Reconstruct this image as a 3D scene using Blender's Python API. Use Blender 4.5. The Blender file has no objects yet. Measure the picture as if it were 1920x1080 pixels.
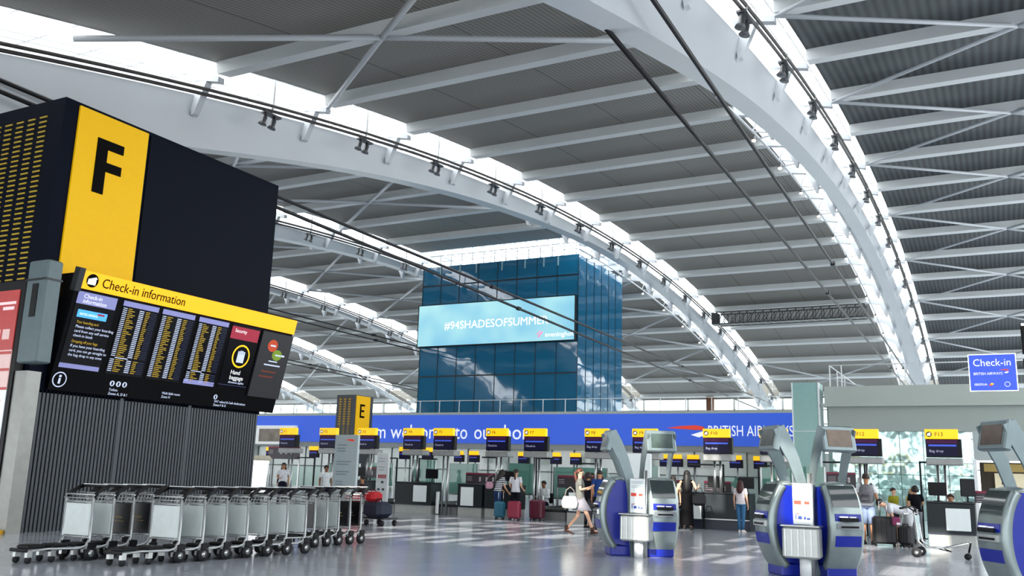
import bpy, bmesh, math, random
from mathutils import Vector, Matrix
random.seed(7)
PI = math.pi
SC = bpy.context.scene
COL = SC.collection

# ------------------------------------------------------------------ camera, light, exposure
cam_data = bpy.data.cameras.new('camera')
cam = bpy.data.objects.new('camera', cam_data); COL.objects.link(cam)
cam_data.sensor_width = 36.0
cam_data.lens = 1696.38 / 1920 * 36.0
cam_data.clip_end = 600
def cam_axes(yaw, pitch, roll):
    fwd = Vector((-math.sin(yaw)*math.cos(pitch), math.cos(yaw)*math.cos(pitch), math.sin(pitch)))
    right = Vector((math.cos(yaw), math.sin(yaw), 0)); up = right.cross(fwd)
    r = math.cos(roll)*right + math.sin(roll)*up
    u = -math.sin(roll)*right + math.cos(roll)*up
    return r, u, fwd
_r, _u, _f = cam_axes(0.491184, 0.204240, 0.029389)
cam.matrix_world = Matrix(((_r.x, _u.x, -_f.x, 0), (_r.y, _u.y, -_f.y, 0), (_r.z, _u.z, -_f.z, 1.45), (0, 0, 0, 1)))
SC.camera = cam

SC.view_settings.view_transform = 'Standard'
SC.view_settings.look = 'None'
SC.view_settings.gamma = 1.0
SC.view_settings.use_curve_mapping = False
SC.view_settings.exposure = 0.0

world = bpy.data.worlds.new('world'); SC.world = world
world.use_nodes = True
world.node_tree.nodes['Background'].inputs[0].default_value = (0.92, 0.95, 0.97, 1)
world.node_tree.nodes['Background'].inputs[1].default_value = 3.9

# three narrow spots stand in for low sunlight, through the made-up roof opening
SUN_DIR = Vector((0.0, 0.86, -0.50)).normalized()
for _x in (-14.2, -9.0, -3.8):
    sun_spot_data = bpy.data.lights.new('sun_spot', 'SPOT'); sun_spot_data.energy = 3.2e6; sun_spot_data.shadow_soft_size = 0.6
    sun_spot_data.spot_size = math.radians(3.8); sun_spot_data.spot_blend = 0.05; sun_spot_data.color = (1.0, 0.93, 0.82)
    sun_spot = bpy.data.objects.new('sun_spot', sun_spot_data); COL.objects.link(sun_spot)
    sun_spot.location = Vector((_x, 3.4, 10.9)) - SUN_DIR*130
    sun_spot.rotation_euler = SUN_DIR.to_track_quat('-Z', 'Y').to_euler()

# ------------------------------------------------------------------ helpers
def lin(h):
    if isinstance(h, str):
        h = h.lstrip('#'); c = [int(h[i:i+2], 16)/255 for i in (0, 2, 4)]
    else: c = h
    return tuple(x/12.92 if x <= 0.04045 else ((x+0.055)/1.055)**2.4 for x in c)
MATS = {}
def mat(name, col, rough=0.5, metal=0.0, emit=0.0, var=0.06, scale=6.0, spec=0.5, coat=0.0, alpha=1.0, trans=0.0, ecol=None):
    if name in MATS: return MATS[name]
    m = bpy.data.materials.new(name); m.use_nodes = True
    nt = m.node_tree; b = nt.nodes['Principled BSDF']
    c = lin(col)
    b.inputs['Roughness'].default_value = rough; b.inputs['Metallic'].default_value = metal
    b.inputs['Specular IOR Level'].default_value = spec
    b.inputs['Coat Weight'].default_value = coat
    b.inputs['Alpha'].default_value = alpha
    b.inputs['Transmission Weight'].default_value = trans
    if var > 0:
        tc = nt.nodes.new('ShaderNodeTexCoord'); n = nt.nodes.new('ShaderNodeTexNoise')
        n.inputs['Scale'].default_value = scale; n.inputs['Detail'].default_value = 3
        nt.links.new(tc.outputs['Object'], n.inputs['Vector'])
        r = nt.nodes.new('ShaderNodeMapRange')
        r.inputs['From Min'].default_value = 0.3; r.inputs['From Max'].default_value = 0.7
        r.inputs['To Min'].default_value = 1-var; r.inputs['To Max'].default_value = 1+var
        nt.links.new(n.outputs['Fac'], r.inputs['Value'])
        mx = nt.nodes.new('ShaderNodeVectorMath'); mx.operation = 'SCALE'
        mx.inputs[0].default_value = c
        nt.links.new(r.outputs['Result'], mx.inputs['Scale'])
        nt.links.new(mx.outputs['Vector'], b.inputs['Base Color'])
    else:
        b.inputs['Base Color'].default_value = (*c, 1)
    if emit > 0:
        b.inputs['Emission Color'].default_value = (*(lin(ecol) if ecol else c), 1)
        b.inputs['Emission Strength'].default_value = emit
    MATS[name] = m
    return m

def glass(name, col, op=0.35, rough=0.03):
    """thin tinted glazing: part see-through, part glossy"""
    if name in MATS: return MATS[name]
    m = bpy.data.materials.new(name); m.use_nodes = True
    nt = m.node_tree; nt.nodes.clear()
    out = nt.nodes.new('ShaderNodeOutputMaterial')
    t = nt.nodes.new('ShaderNodeBsdfTransparent'); t.inputs[0].default_value = (*[0.55+0.45*x for x in lin(col)], 1)
    p = nt.nodes.new('ShaderNodeBsdfPrincipled'); p.inputs['Base Color'].default_value = (*lin(col), 1)
    p.inputs['Roughness'].default_value = rough; p.inputs['Specular IOR Level'].default_value = 0.9
    mx = nt.nodes.new('ShaderNodeMixShader'); mx.inputs[0].default_value = op
    nt.links.new(t.outputs[0], mx.inputs[1]); nt.links.new(p.outputs[0], mx.inputs[2]); nt.links.new(mx.outputs[0], out.inputs[0])
    MATS[name] = m
    return m

class MB:
    """collects faces, then links them as ONE mesh object"""
    def __init__(s): s.v = []; s.f = []; s.mi = []; s.cur = 0; s.sm = []; s.T = None; s.smooth = False
    def use(s, i): s.cur = i; return s
    def add(s, vs, fs, smooth=None):
        o = len(s.v)
        for p in vs:
            p = Vector(p)
            if s.T is not None: p = s.T @ p
            s.v.append(p)
        for f in fs:
            s.f.append([o+i for i in f]); s.mi.append(s.cur); s.sm.append(s.smooth if smooth is None else smooth)
        return s
    def box(s, x0, x1, y0, y1, z0, z1):
        return s.add([(x0,y0,z0),(x1,y0,z0),(x1,y1,z0),(x0,y1,z0),(x0,y0,z1),(x1,y0,z1),(x1,y1,z1),(x0,y1,z1)],
                     [(0,3,2,1),(4,5,6,7),(0,1,5,4),(1,2,6,5),(2,3,7,6),(3,0,4,7)])
    def cbox(s, c, d): 
        return s.box(c[0]-d[0]/2, c[0]+d[0]/2, c[1]-d[1]/2, c[1]+d[1]/2, c[2]-d[2]/2, c[2]+d[2]/2)
    def rbox(s, x0, x1, y0, y1, z0, z1, b=0.01):
        """box with chamfered vertical and top edges"""
        b = min(b, (x1-x0)/2.01, (y1-y0)/2.01, (z1-z0)/2.01)
        pl = [(x0+b,y0),(x1-b,y0),(x1,y0+b),(x1,y1-b),(x1-b,y1),(x0+b,y1),(x0,y1-b),(x0,y0+b)]
        cx, cy = (x0+x1)/2, (y0+y1)/2
        ins = [(cx+(p[0]-cx)*(1-2*b/(x1-x0)), cy+(p[1]-cy)*(1-2*b/(y1-y0))) for p in pl]
        vs = [(*p, z0+b) for p in pl] + [(*p, z1-b) for p in pl] + [(*p, z0) for p in ins] + [(*p, z1) for p in ins]
        fs = []
        for i in range(8):
            j = (i+1) % 8
            fs += [(i,j,8+j,8+i),(16+i,16+j,j,i),(8+i,8+j,24+j,24+i)]
        fs += [tuple(range(23,15,-1)), tuple(range(24,32))]
        return s.add(vs, fs)
    def prism(s, pts, a, b, axis='x'):
        """extrude the polygon pts (two coordinates) along axis from a to b"""
        n = len(pts)
        def P(p, t):
            return {'x': (t,p[0],p[1]), 'y': (p[0],t,p[1]), 'z': (p[0],p[1],t)}[axis]
        vs = [P(p,a) for p in pts]+[P(p,b) for p in pts]
        fs = [tuple(range(n-1,-1,-1)), tuple(range(n,2*n))]+[(i,(i+1)%n,n+(i+1)%n,n+i) for i in range(n)]
        return s.add(vs, fs)
    def ring(s, rings, cap=True, smooth=True):
        """skin a list of equal-length rings of points"""
        n = len(rings[0]); vs = [p for r in rings for p in r]; fs = []
        for k in range(len(rings)-1):
            for i in range(n):
                j = (i+1) % n
                fs.append((k*n+i, k*n+j, (k+1)*n+j, (k+1)*n+i))
        if cap:
            fs.append(tuple(range(n-1,-1,-1))); fs.append(tuple((len(rings)-1)*n+i for i in range(n)))
        return s.add(vs, fs, smooth)
    def tube(s, pts, r, n=8, cap=True):
        pts = [Vector(p) for p in pts]; rings = []
        rr = r if isinstance(r, (list, tuple)) else [r]*len(pts)
        up = None
        for i, p in enumerate(pts):
            d = (pts[min(i+1,len(pts)-1)]-pts[max(i-1,0)])
            if d.length < 1e-9: d = Vector((0,0,1))
            d.normalize()
            if up is None:
                up = Vector((0,0,1)) if abs(d.z) < 0.9 else Vector((1,0,0))
            x = d.cross(up)
            if x.length < 1e-4: x = d.cross(Vector((0,1,0)))
            x.normalize(); y = x.cross(d).normalized(); up = y
            rings.append([p+rr[i]*(math.cos(2*PI*k/n)*x+math.sin(2*PI*k/n)*y) for k in range(n)])
        return s.ring(rings, cap)
    def beam(s, p, q, w, h):
        """rectangular bar from p to q, w wide sideways and h high"""
        p = Vector(p); q = Vector(q); d = (q-p).normalized()
        up = Vector((0,0,1)) if abs(d.z) < 0.95 else Vector((0,1,0))
        x = d.cross(up).normalized()*w/2; y = x.cross(d).normalized()*h/2
        return s.ring([[p-x-y,p+x-y,p+x+y,p-x+y],[q-x-y,q+x-y,q+x+y,q-x+y]], True, False)
    def cyl(s, c, r, h, axis='z', n=16, r2=None):
        c = Vector(c); d = {'x': Vector((1,0,0)), 'y': Vector((0,1,0)), 'z': Vector((0,0,1))}[axis]
        return s.tube([c, c+d*h], [r, r if r2 is None else r2], n)
    def ell(s, c, r, nu=12, nv=8, zmin=-1.0, zmax=1.0):
        c = Vector(c); rings = []
        a0, a1 = math.asin(zmin), math.asin(zmax)
        for k in range(nv+1):
            a = a0+(a1-a0)*k/nv
            ca = max(math.cos(a), 1e-3)
            rings.append([c+Vector((r[0]*ca*math.cos(2*PI*i/nu), r[1]*ca*math.sin(2*PI*i/nu), r[2]*math.sin(a))) for i in range(nu)])
        return s.ring(rings, True)
    def quad(s, a, b, c, d): return s.add([a,b,c,d], [(0,1,2,3)])
    def build(s, name, mats, parent=None, loc=None, rotz=None):
        me = bpy.data.meshes.new(name)
        me.from_pydata([tuple(v) for v in s.v], [], s.f)
        if not isinstance(mats, (list, tuple)): mats = [mats]
        for m in mats: me.materials.append(m)
        me.polygons.foreach_set('material_index', s.mi)
        me.polygons.foreach_set('use_smooth', s.sm)
        me.update()
        o = bpy.data.objects.new(name, me); COL.objects.link(o)
        if parent is not None: o.parent = parent
        if loc is not None: o.location = loc
        if rotz is not None: o.rotation_euler = (0,0,rotz)
        return o

def tag(o, label=None, cat=None, group=None, kind=None):
    if label: o['label'] = label
    if cat: o['category'] = cat
    if group: o['group'] = group
    if kind: o['kind'] = kind
    return o
def thing(name, label, cat, loc=(0,0,0), rotz=0.0, group=None):
    o = bpy.data.objects.new(name, None); COL.objects.link(o)
    o.location = loc; o.rotation_euler = (0,0,rotz); o.empty_display_size = 0.2
    return tag(o, label, cat, group)
def dup(root, loc, rotz=None, label=None, group=None):
    kids = {}
    for c in COL.objects:
        if c.parent: kids.setdefault(c.parent.name, []).append(c)
    def cp(o, par):
        c = o.copy(); COL.objects.link(c)
        if par is not None: c.parent = par
        for k in kids.get(o.name, []): cp(k, c)
        return c
    r = cp(root, None); r.location = loc
    if rotz is not None: r.rotation_euler = (0,0,rotz)
    if label: r['label'] = label
    if group: r['group'] = group
    return r
_txt = {}
def text(s, size, m, parent=None, loc=(0,0,0), face='-y', width=None, name='lettering', align='LEFT', depth=0.004, M=None):
    """solid lettering; face says which way it looks; width squeezes it to that length"""
    key = (s, align, round(depth/size, 4))
    if key not in _txt:
        cu = bpy.data.curves.new('t', 'FONT'); cu.body = s; cu.size = 1.0; cu.align_x = align; cu.extrude = depth/size/2; cu.resolution_u = 3
        o = bpy.data.objects.new('t', cu); COL.objects.link(o)
        bpy.context.view_layer.update()
        me = bpy.data.meshes.new_from_object(o.evaluated_get(bpy.context.evaluated_depsgraph_get()))
        bpy.data.objects.remove(o); bpy.data.curves.remove(cu)
        _txt[key] = me
    me = _txt[key].copy(); me.name = name
    xs = [v.co.x for v in me.vertices]
    sx = size
    if width and xs: sx = width/max(1e-6, max(xs)-min(xs))
    if M is None:
        M = {'-y': Matrix(((1,0,0,0),(0,0,-1,0),(0,1,0,0),(0,0,0,1))),
             '+y': Matrix(((-1,0,0,0),(0,0,1,0),(0,1,0,0),(0,0,0,1))),
             '+x': Matrix(((0,0,1,0),(1,0,0,0),(0,1,0,0),(0,0,0,1)))}[face]
        M = Matrix.Translation(loc) @ M
    me.transform(M @ Matrix.Diagonal((sx, size, size, 1)))
    me.materials.clear(); me.materials.append(m)
    o = bpy.data.objects.new(name, me); COL.objects.link(o)
    if parent is not None: o.parent = parent
    return o
ORD = ['first','second','third','fourth','fifth','sixth','seventh','eighth','ninth','tenth','eleventh','twelfth','thirteenth','fourteenth','fifteenth','sixteenth','seventeenth','eighteenth','nineteenth','twentieth','twenty-first','twenty-second']

# common materials
WHITE = mat('white_paint', '#e4e9ea', 0.45)
ARCHW = mat('arch_white_paint', '#ccd1d5', 0.38, scale=0.4, var=0.03)
BEAMW = mat('beam_grey_white_paint', '#dde1e0', 0.5, scale=0.6, var=0.04)
STEEL = mat('brushed_steel', '#b9bcbc', 0.28, 0.9)
DSTEEL = mat('dark_steel', '#3a3d40', 0.4, 0.7)
CHROME = mat('chrome', '#d9dcdd', 0.15, 1.0)
BLACK = mat('black_plastic', '#0c0e12', 0.45, spec=0.25)
RUBBER = mat('black_rubber', '#15161a', 0.7)
YEL = mat('lit_yellow_panel', '#d8a800', 0.45, emit=0.42, var=0.02, spec=0.2)
SIGNY = mat('lit_sign_yellow', '#ffc60a', 0.4, emit=0.7, var=0.02)
SCRN = mat('dark_screen', '#15162a', 0.3, emit=0.25, spec=0.2, var=0.03)
TXTW = mat('white_lettering', '#f4f6f8', 0.5, emit=0.5, var=0)
TXTK = mat('black_lettering', '#0a0908', 0.6, var=0, spec=0.05)
GREYP = mat('light_grey_panel', '#b4bab9', 0.35)
KGREY = mat('kiosk_grey_metal', '#7e8d90', 0.35, 0.5)
KGREY2 = mat('kiosk_pale_metal', '#93a0a0', 0.32, 0.5)
KBLUE = mat('kiosk_blue_panel', '#10259a', 0.35, var=0.03, coat=0.1)
CHAR = mat('charcoal_laminate', '#20282c', 0.4, spec=0.3)
BURG = mat('burgundy_trim', '#7d2440', 0.4, emit=0.08)
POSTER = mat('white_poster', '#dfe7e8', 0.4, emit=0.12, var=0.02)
# ------------------------------------------------------------------ roof shape
RC_Y, RC_Z, RC_R = 60.41, -180.36, 199.48
def prof(y): return RC_Z + math.sqrt(RC_R**2-(y-RC_Y)**2)
PITCH = 17.7
ARCH0 = -7.03                     # centre line of the arch nearest the camera
GL, GR = -9.3-ARCH0, -5.2-ARCH0   # edges of the roof glazing either side of an arch
ang0 = math.asin((61.13-RC_Y)/RC_R)
def beam_y(k): return RC_Y + RC_R*math.sin(ang0 + (k-8)*5.77/RC_R)
BY = {k: beam_y(k) for k in range(-4, 18)}
Y_END = 113.0
def depth_at(y):
    pts = [(-20,4.2),(0,3.7),(10,3.35),(23,2.72),(30,2.35),(40,1.95),(50,1.62),(58,1.35),(70,1.2),(85,1.12),(100,0.95),(118,0.75)]
    for (a, da), (b, db) in zip(pts, pts[1:]):
        if a <= y <= b: return da+(db-da)*(y-a)/(b-a)
    return pts[0][1] if y < pts[0][0] else pts[-1][1]

def ceiling_material(name='perforated_grey_ceiling', ca='#77756f', cb='#95928b', cj='#5a5854', pitch=0.16):
    m = bpy.data.materials.new(name); m.use_nodes = True
    nt = m.node_tree; b = nt.nodes['Principled BSDF']; b.inputs['Roughness'].default_value = 0.6
    g = nt.nodes.new('ShaderNodeNewGeometry'); sp = nt.nodes.new('ShaderNodeSeparateXYZ')
    nt.links.new(g.outputs['Position'], sp.inputs[0])
    def node(op, a, b_=None):
        n = nt.nodes.new('ShaderNodeMath'); n.operation = op
        for i, v in enumerate((a, b_)):
            if v is None: continue
            if hasattr(v, 'links'): nt.links.new(v, n.inputs[i])
            else: n.inputs[i].default_value = v
        return n.outputs[0]
    # fine ribs run along the roof's length; panel joints every 2.25 m across
    rib = node('SINE', node('MULTIPLY', sp.outputs['X'], 2*PI/pitch))
    ribm = node('MULTIPLY', node('ADD', rib, 1.0), 0.5)
    fr = node('FRACT', node('MULTIPLY', node('ADD', sp.outputs['X'], 100.0), 1/4.5))
    joint = node('LESS_THAN', fr, 0.012)
    cr = nt.nodes.new('ShaderNodeMix'); cr.data_type = 'RGBA'
    cr.inputs['A'].default_value = (*lin(ca), 1); cr.inputs['B'].default_value = (*lin(cb), 1)
    nt.links.new(ribm, cr.inputs['Factor'])
    c2 = nt.nodes.new('ShaderNodeMix'); c2.data_type = 'RGBA'
    nt.links.new(joint, c2.inputs['Factor']); nt.links.new(cr.outputs['Result'], c2.inputs['A']); c2.inputs['B'].default_value = (*lin(cj), 1)
    nt.links.new(c2.outputs['Result'], b.inputs['Base Color'])
    return m
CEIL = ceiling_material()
CEILR = ceiling_material('ribbed_shaded_ceiling', '#282c2f', '#4a5053', '#222528', 0.30)  # right bay: deeper ribs, its dimmer light put into darker colours

def floor_material():
    m = bpy.data.materials.new('polished_floor_tiles'); m.use_nodes = True
    nt = m.node_tree; b = nt.nodes['Principled BSDF']
    g = nt.nodes.new('ShaderNodeNewGeometry')
    br = nt.nodes.new('ShaderNodeTexBrick'); br.offset = 0; br.inputs['Scale'].default_value = 1.0
    br.inputs['Brick Width'].default_value = 0.6; br.inputs['Row Height'].default_value = 0.6; br.inputs['Mortar Size'].default_value = 0.004
    br.inputs['Color1'].default_value = (*lin('#a0a5ae'), 1); br.inputs['Color2'].default_value = (*lin('#a9adb6'), 1); br.inputs['Mortar'].default_value = (*lin('#787c84'), 1)
    nt.links.new(g.outputs['Position'], br.inputs['Vector'])
    n = nt.nodes.new('ShaderNodeTexNoise'); n.inputs['Scale'].default_value = 40; n.inputs['Detail'].default_value = 4
    nt.links.new(g.outputs['Position'], n.inputs['Vector'])
    mx = nt.nodes.new('ShaderNodeMix'); mx.data_type = 'RGBA'; mx.blend_type = 'OVERLAY'; mx.inputs['Factor'].default_value = 0.25
    nt.links.new(br.outputs['Color'], mx.inputs['A']); nt.links.new(n.outputs['Color'], mx.inputs['B'])
    nt.links.new(mx.outputs['Result'], b.inputs['Base Color'])
    b.inputs['Roughness'].default_value = 0.17; b.inputs['Specular IOR Level'].default_value = 0.75
    return m
MB().add([(-130,-20,0),(30,-20,0),(30,125,0),(-130,125,0)], [(0,1,2,3)]).build('floor', floor_material())['kind'] = 'structure'

# unseen opening added in the rear roof to make the floor's light slivers
OPEN = dict(x0=-17.0, x1=-1.0, y0=0.5, y1=6.2)

def ceiling_strip(mb, x0, x1, y0, y1, n):
    ys = [y0+(y1-y0)*i/n for i in range(n+1)]
    vs = [(x, y, prof(y)) for y in ys for x in (x0, x1)]
    mb.add(vs, [(2*i, 2*i+1, 2*i+3, 2*i+2) for i in range(n)], True)
NB = 7                             # arches built: one right of the view, six left of it
arch_x = {k: ARCH0-PITCH*k for k in range(-1, NB)}
bays = [(k, arch_x[k]+GR, arch_x[k-1]+GL) for k in range(0, NB)]     # bay k lies right of arch k
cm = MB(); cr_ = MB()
TOWER_OPEN = (59.95, 70.6)
for k, x0, x1 in bays:
    if k == 2:
        ceiling_strip(cm, x0, x1, 6.2, TOWER_OPEN[0], 30); ceiling_strip(cm, x0, x1, TOWER_OPEN[1], Y_END, 24)
        ceiling_strip(cm, x0, x1, -6, 6.2, 4)
    elif k in (0, 1):
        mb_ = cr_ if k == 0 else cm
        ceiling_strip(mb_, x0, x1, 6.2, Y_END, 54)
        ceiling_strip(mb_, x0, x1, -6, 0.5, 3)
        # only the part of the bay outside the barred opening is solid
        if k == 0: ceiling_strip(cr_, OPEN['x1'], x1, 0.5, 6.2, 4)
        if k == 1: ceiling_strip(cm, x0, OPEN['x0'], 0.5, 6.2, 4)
    else:
        ceiling_strip(cm, x0, x1, -6, Y_END, 60)
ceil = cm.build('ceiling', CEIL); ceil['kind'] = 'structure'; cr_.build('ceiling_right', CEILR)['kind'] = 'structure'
# added bars that cut the opening's light into slivers, following the roof slope
bars = MB()
def slab(x0, x1, y0, y1):
    bars.add([(x0,y0,prof(y0)),(x1,y0,prof(y0)),(x1,y1,prof(y1)),(x0,y1,prof(y1)),(x0,y0,prof(y0)+0.06),(x1,y0,prof(y0)+0.06),(x1,y1,prof(y1)+0.06),(x0,y1,prof(y1)+0.06)],
             [(0,3,2,1),(4,5,6,7),(0,1,5,4),(1,2,6,5),(2,3,7,6),(3,0,4,7)])
x = OPEN['x0']; i = 0
while x < OPEN['x1']:
    w = 0.85 + 0.25*math.sin(i*2.1)
    slab(x, x+w, 0.5, 6.2); x += w+0.42+0.10*math.sin(i*1.3); i += 1
for y0, y1 in ((1.7,2.3),(3.5,4.0),(5.2,5.6)): slab(OPEN['x0'], OPEN['x1'], y0, y1)
for k in range(-1, 7): slab(ARCH0-PITCH*k+GL, ARCH0-PITCH*k+GR, -6, 0.5); (slab(ARCH0-PITCH*k+GL, ARCH0-PITCH*k+GR, 0.5, 7.5) if k else [slab(a, c, 0.5, 7.5) for a, c in ((-9.4,-8.85),(-8.45,-7.7),(-6.45,-5.95),(-5.55,-5.1))])  # unseen slabs added over the near glazing to block and slice the light
bars.build('added_light_bars', BEAMW)['kind'] = 'structure'

# white upstands beside each strip of glazing
ups = MB()
for k in range(-1, NB):
    for xx in (arch_x[k]+GL, arch_x[k]+GR):
        n = 30; ys = [6.3+(Y_END-6.3)*i/n for i in range(n+1)]
        ups.add([(xx, y, prof(y)+dz) for y in ys for dz in (-0.02, 0.42)], [(2*i, 2*i+1, 2*i+3, 2*i+2) for i in range(n)])
ups.build('trim_2', ARCHW)['kind'] = 'structure'
em = MB()   # eaves closing the roof at the far end
em.box(-130, 30, Y_END-0.1, Y_END+0.3, prof(Y_END)-0.5, prof(Y_END)+1.5)
em.build('trim_3', mat('eaves_grey', '#8f8d84', 0.5))['kind'] = 'structure'

# portals that guide the sky's light through the roof glazing
def sky_light(x0, x1, y0, y1, up=0.5, k=1.0):
    ym = (y0+y1)/2; L = math.hypot(y1-y0, prof(y1)-prof(y0)); W = x1-x0
    d = bpy.data.lights.new('daylight', 'AREA'); d.shape = 'RECTANGLE'; d.size = W; d.size_y = L
    d.energy = 1.0; d.cycles.is_portal = True
    o = bpy.data.objects.new('daylight', d); COL.objects.link(o)
    o.location = ((x0+x1)/2, ym, prof(ym)+up)
    o.rotation_euler = (math.atan2(prof(y1)-prof(y0), y1-y0), 0, 0)
segs = [7.5+(Y_END-7.5)*i/9 for i in range(10)]
for k in range(-1, NB):
    for a, b in zip(segs, segs[1:]):
        sky_light(arch_x[k]+GL+0.05, arch_x[k]+GR-0.05, a, b)
sky_light(arch_x[2]+GR+0.1, arch_x[1]+GL-0.1, TOWER_OPEN[0]+0.1, TOWER_OPEN[1]-0.1)

# ------------------------------------------------------------------ arches, glazing bars, beams
def arch_label(k):
    return {-1: 'white box roof arch just beyond the right edge of the view',
            0: 'huge white roof arch sweeping over the right side, beside the string of lamps',
            1: 'long white roof arch passing over the top of the teal glass tower',
            2: 'white roof arch running down behind the left side of the teal tower',
            3: 'white roof arch crossing just below the black divider top, second left of the tower',
            4: 'white roof arch coming down just above the letter E pillar',
            5: 'white roof arch ending low between the information board and the E pillar',
            6: 'farthest white roof arch, mostly hidden behind the information board'}[k]
def arch(k):
    ax = arch_x[k]
    t = thing('roof_arch', arch_label(k), 'roof arch', (ax, 60, 0), 0, 'white roof arches spanning the hall')
    m = MB(); ys = [-6+ (121+6)*i/66 for i in range(67)]
    rings = []
    for y in ys:
        z = prof(min(y, 121)); d = depth_at(y); yl = y-60
        rings.append([(-0.37,yl,z-d),(0.38,yl,z-d),(0.72,yl,z-0.98),(0.60,yl,z-0.90),(-0.60,yl,z-0.90),(-0.72,yl,z-0.98)])
    m.ring(rings, True, False)
    m.build('girder', ARCHW, t)
    # brackets that carry the beams across the glazing to the arch
    for b in range(1, 18):
        y = BY[b]; z = prof(y)
        for s, g in ((-1, GL), (1, GR)):
            q = MB()
            x0, x1 = (g, -0.5) if s < 0 else (0.5, g)
            q.add([(x0,y-60-0.14,z-0.42),(x1,y-60-0.14,z-0.72),(x1,y-60+0.14,z-0.72),(x0,y-60+0.14,z-0.42),
                   (x0,y-60-0.14,z-0.02),(x1,y-60-0.14,z-0.52),(x1,y-60+0.14,z-0.52),(x0,y-60+0.14,z-0.02)],
                  [(0,3,2,1),(4,5,6,7),(0,1,5,4),(1,2,6,5),(2,3,7,6),(3,0,4,7)])
            q.T = Matrix.Translation((0,y-60,z)); q.prism([(s*0.5,-0.8),(s*0.66,-1.75),(s*0.78,-1.7),(s*1.25,-0.62),(s*1.25,-0.48),(s*0.6,-0.6)], -0.13, 0.13, 'y'); q.T = None
            q.build('bracket', ARCHW, t)
    # glazing bars
    q = MB()
    for s, xx in ((1, 0.95), (1, 1.4), (-1, -1.0), (-1, -1.6)):
        q.tube([(xx, y-60, prof(y)+0.35) for y in ys if 7 < y < Y_END], 0.025, 4)
    yy = -5.0
    while yy < Y_END:
        for x0, x1 in ((GL, -0.5), (0.5, GR)): q.beam((x0,yy-60,prof(yy)+0.38), (x1,yy-60,prof(yy)+0.38), 0.035, 0.05)
        yy += 1.92
    q.build('glazing_bars', mat('glazing_bar_grey', '#c9cfd0', 0.5), t)
    return t
for k in range(-1, NB): arch(k)

bay_name = {0: 'right of the nearest arch', 1: 'between the two big arches', 2: 'in the bay over the tower',
            3: 'in the bay left of the tower', 4: 'two bays left of the tower', 5: 'over the E pillar', 6: 'in the farthest left bay'}
def roof_beam(k, b, x0, x1):
    y = BY[b]; z = prof(y); w = 0.62; h = 0.42
    label = f'white roof beam {bay_name[k]}, {ORD[17-b]} from the roof end'
    o = MB()
    o.T = Matrix.Rotation(-math.asin((y-RC_Y)/RC_R), 4, 'X')
    o.box(-(x1-x0)/2, (x1-x0)/2, -w/2, w/2, -h, 0.02)
    o = o.build('roof_beam', BEAMW); o.location = ((x0+x1)/2, y, z)
    tag(o, label, 'roof beam', 'white roof beams crossing the ceiling')
for k, x0, x1 in bays:
    for b in range(1, 18):
        if k == 2 and TOWER_OPEN[0] < BY[b] < TOWER_OPEN[1]-1: continue
        roof_beam(k, b, x0, x1)
# X-shaped roof braces
BRNAME = {(1,1): 'high above the hanging cables',
          (0,3): 'nearest the camera', (0,5): 'second from the camera', (0,7): 'third from the camera', (0,9): 'fourth from the camera', (0,11): 'fifth from the camera',
          (0,13): 'sixth from the camera', (0,15): 'low above the pale wall', (0,17): 'lowest, just over the railing'}
def brace(k, b):
    x0, x1 = [(a, c) for kk, a, c in bays if kk == k][0]
    xm = (x0+x1)/2; y = BY[b]; t = MB()
    for bb in (b-1, b+1):
        if bb not in BY or BY[bb] > Y_END: continue
        ya = BY[bb]
        for xx in (x0, x1):
            t.tube([(0, 0, prof(y)-0.46), (xx-xm, ya-y, prof(ya)-0.46)], 0.08 if k == 0 else 0.1, 8)
    o = t.build('roof_brace', ARCHW); o.location = (xm, y, 0)
    lab = f'X-shaped roof brace {bay_name[k]}, ' + BRNAME.get((k,b), f'at the {ORD[17-b]} beam from end')
    tag(o, lab, 'roof brace', 'X-shaped roof braces')
for k, b in [(0,1),(0,3),(0,5),(0,7),(0,9),(0,11),(0,13),(0,15),(1,1),(1,16),(2,3),(2,5),(2,11),(2,13),(2,15),(3,6),(3,8),(3,10),(3,12),(3,14),(4,10),(4,12),(4,15),(5,12),(5,15)]:
    brace(k, b)

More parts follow.
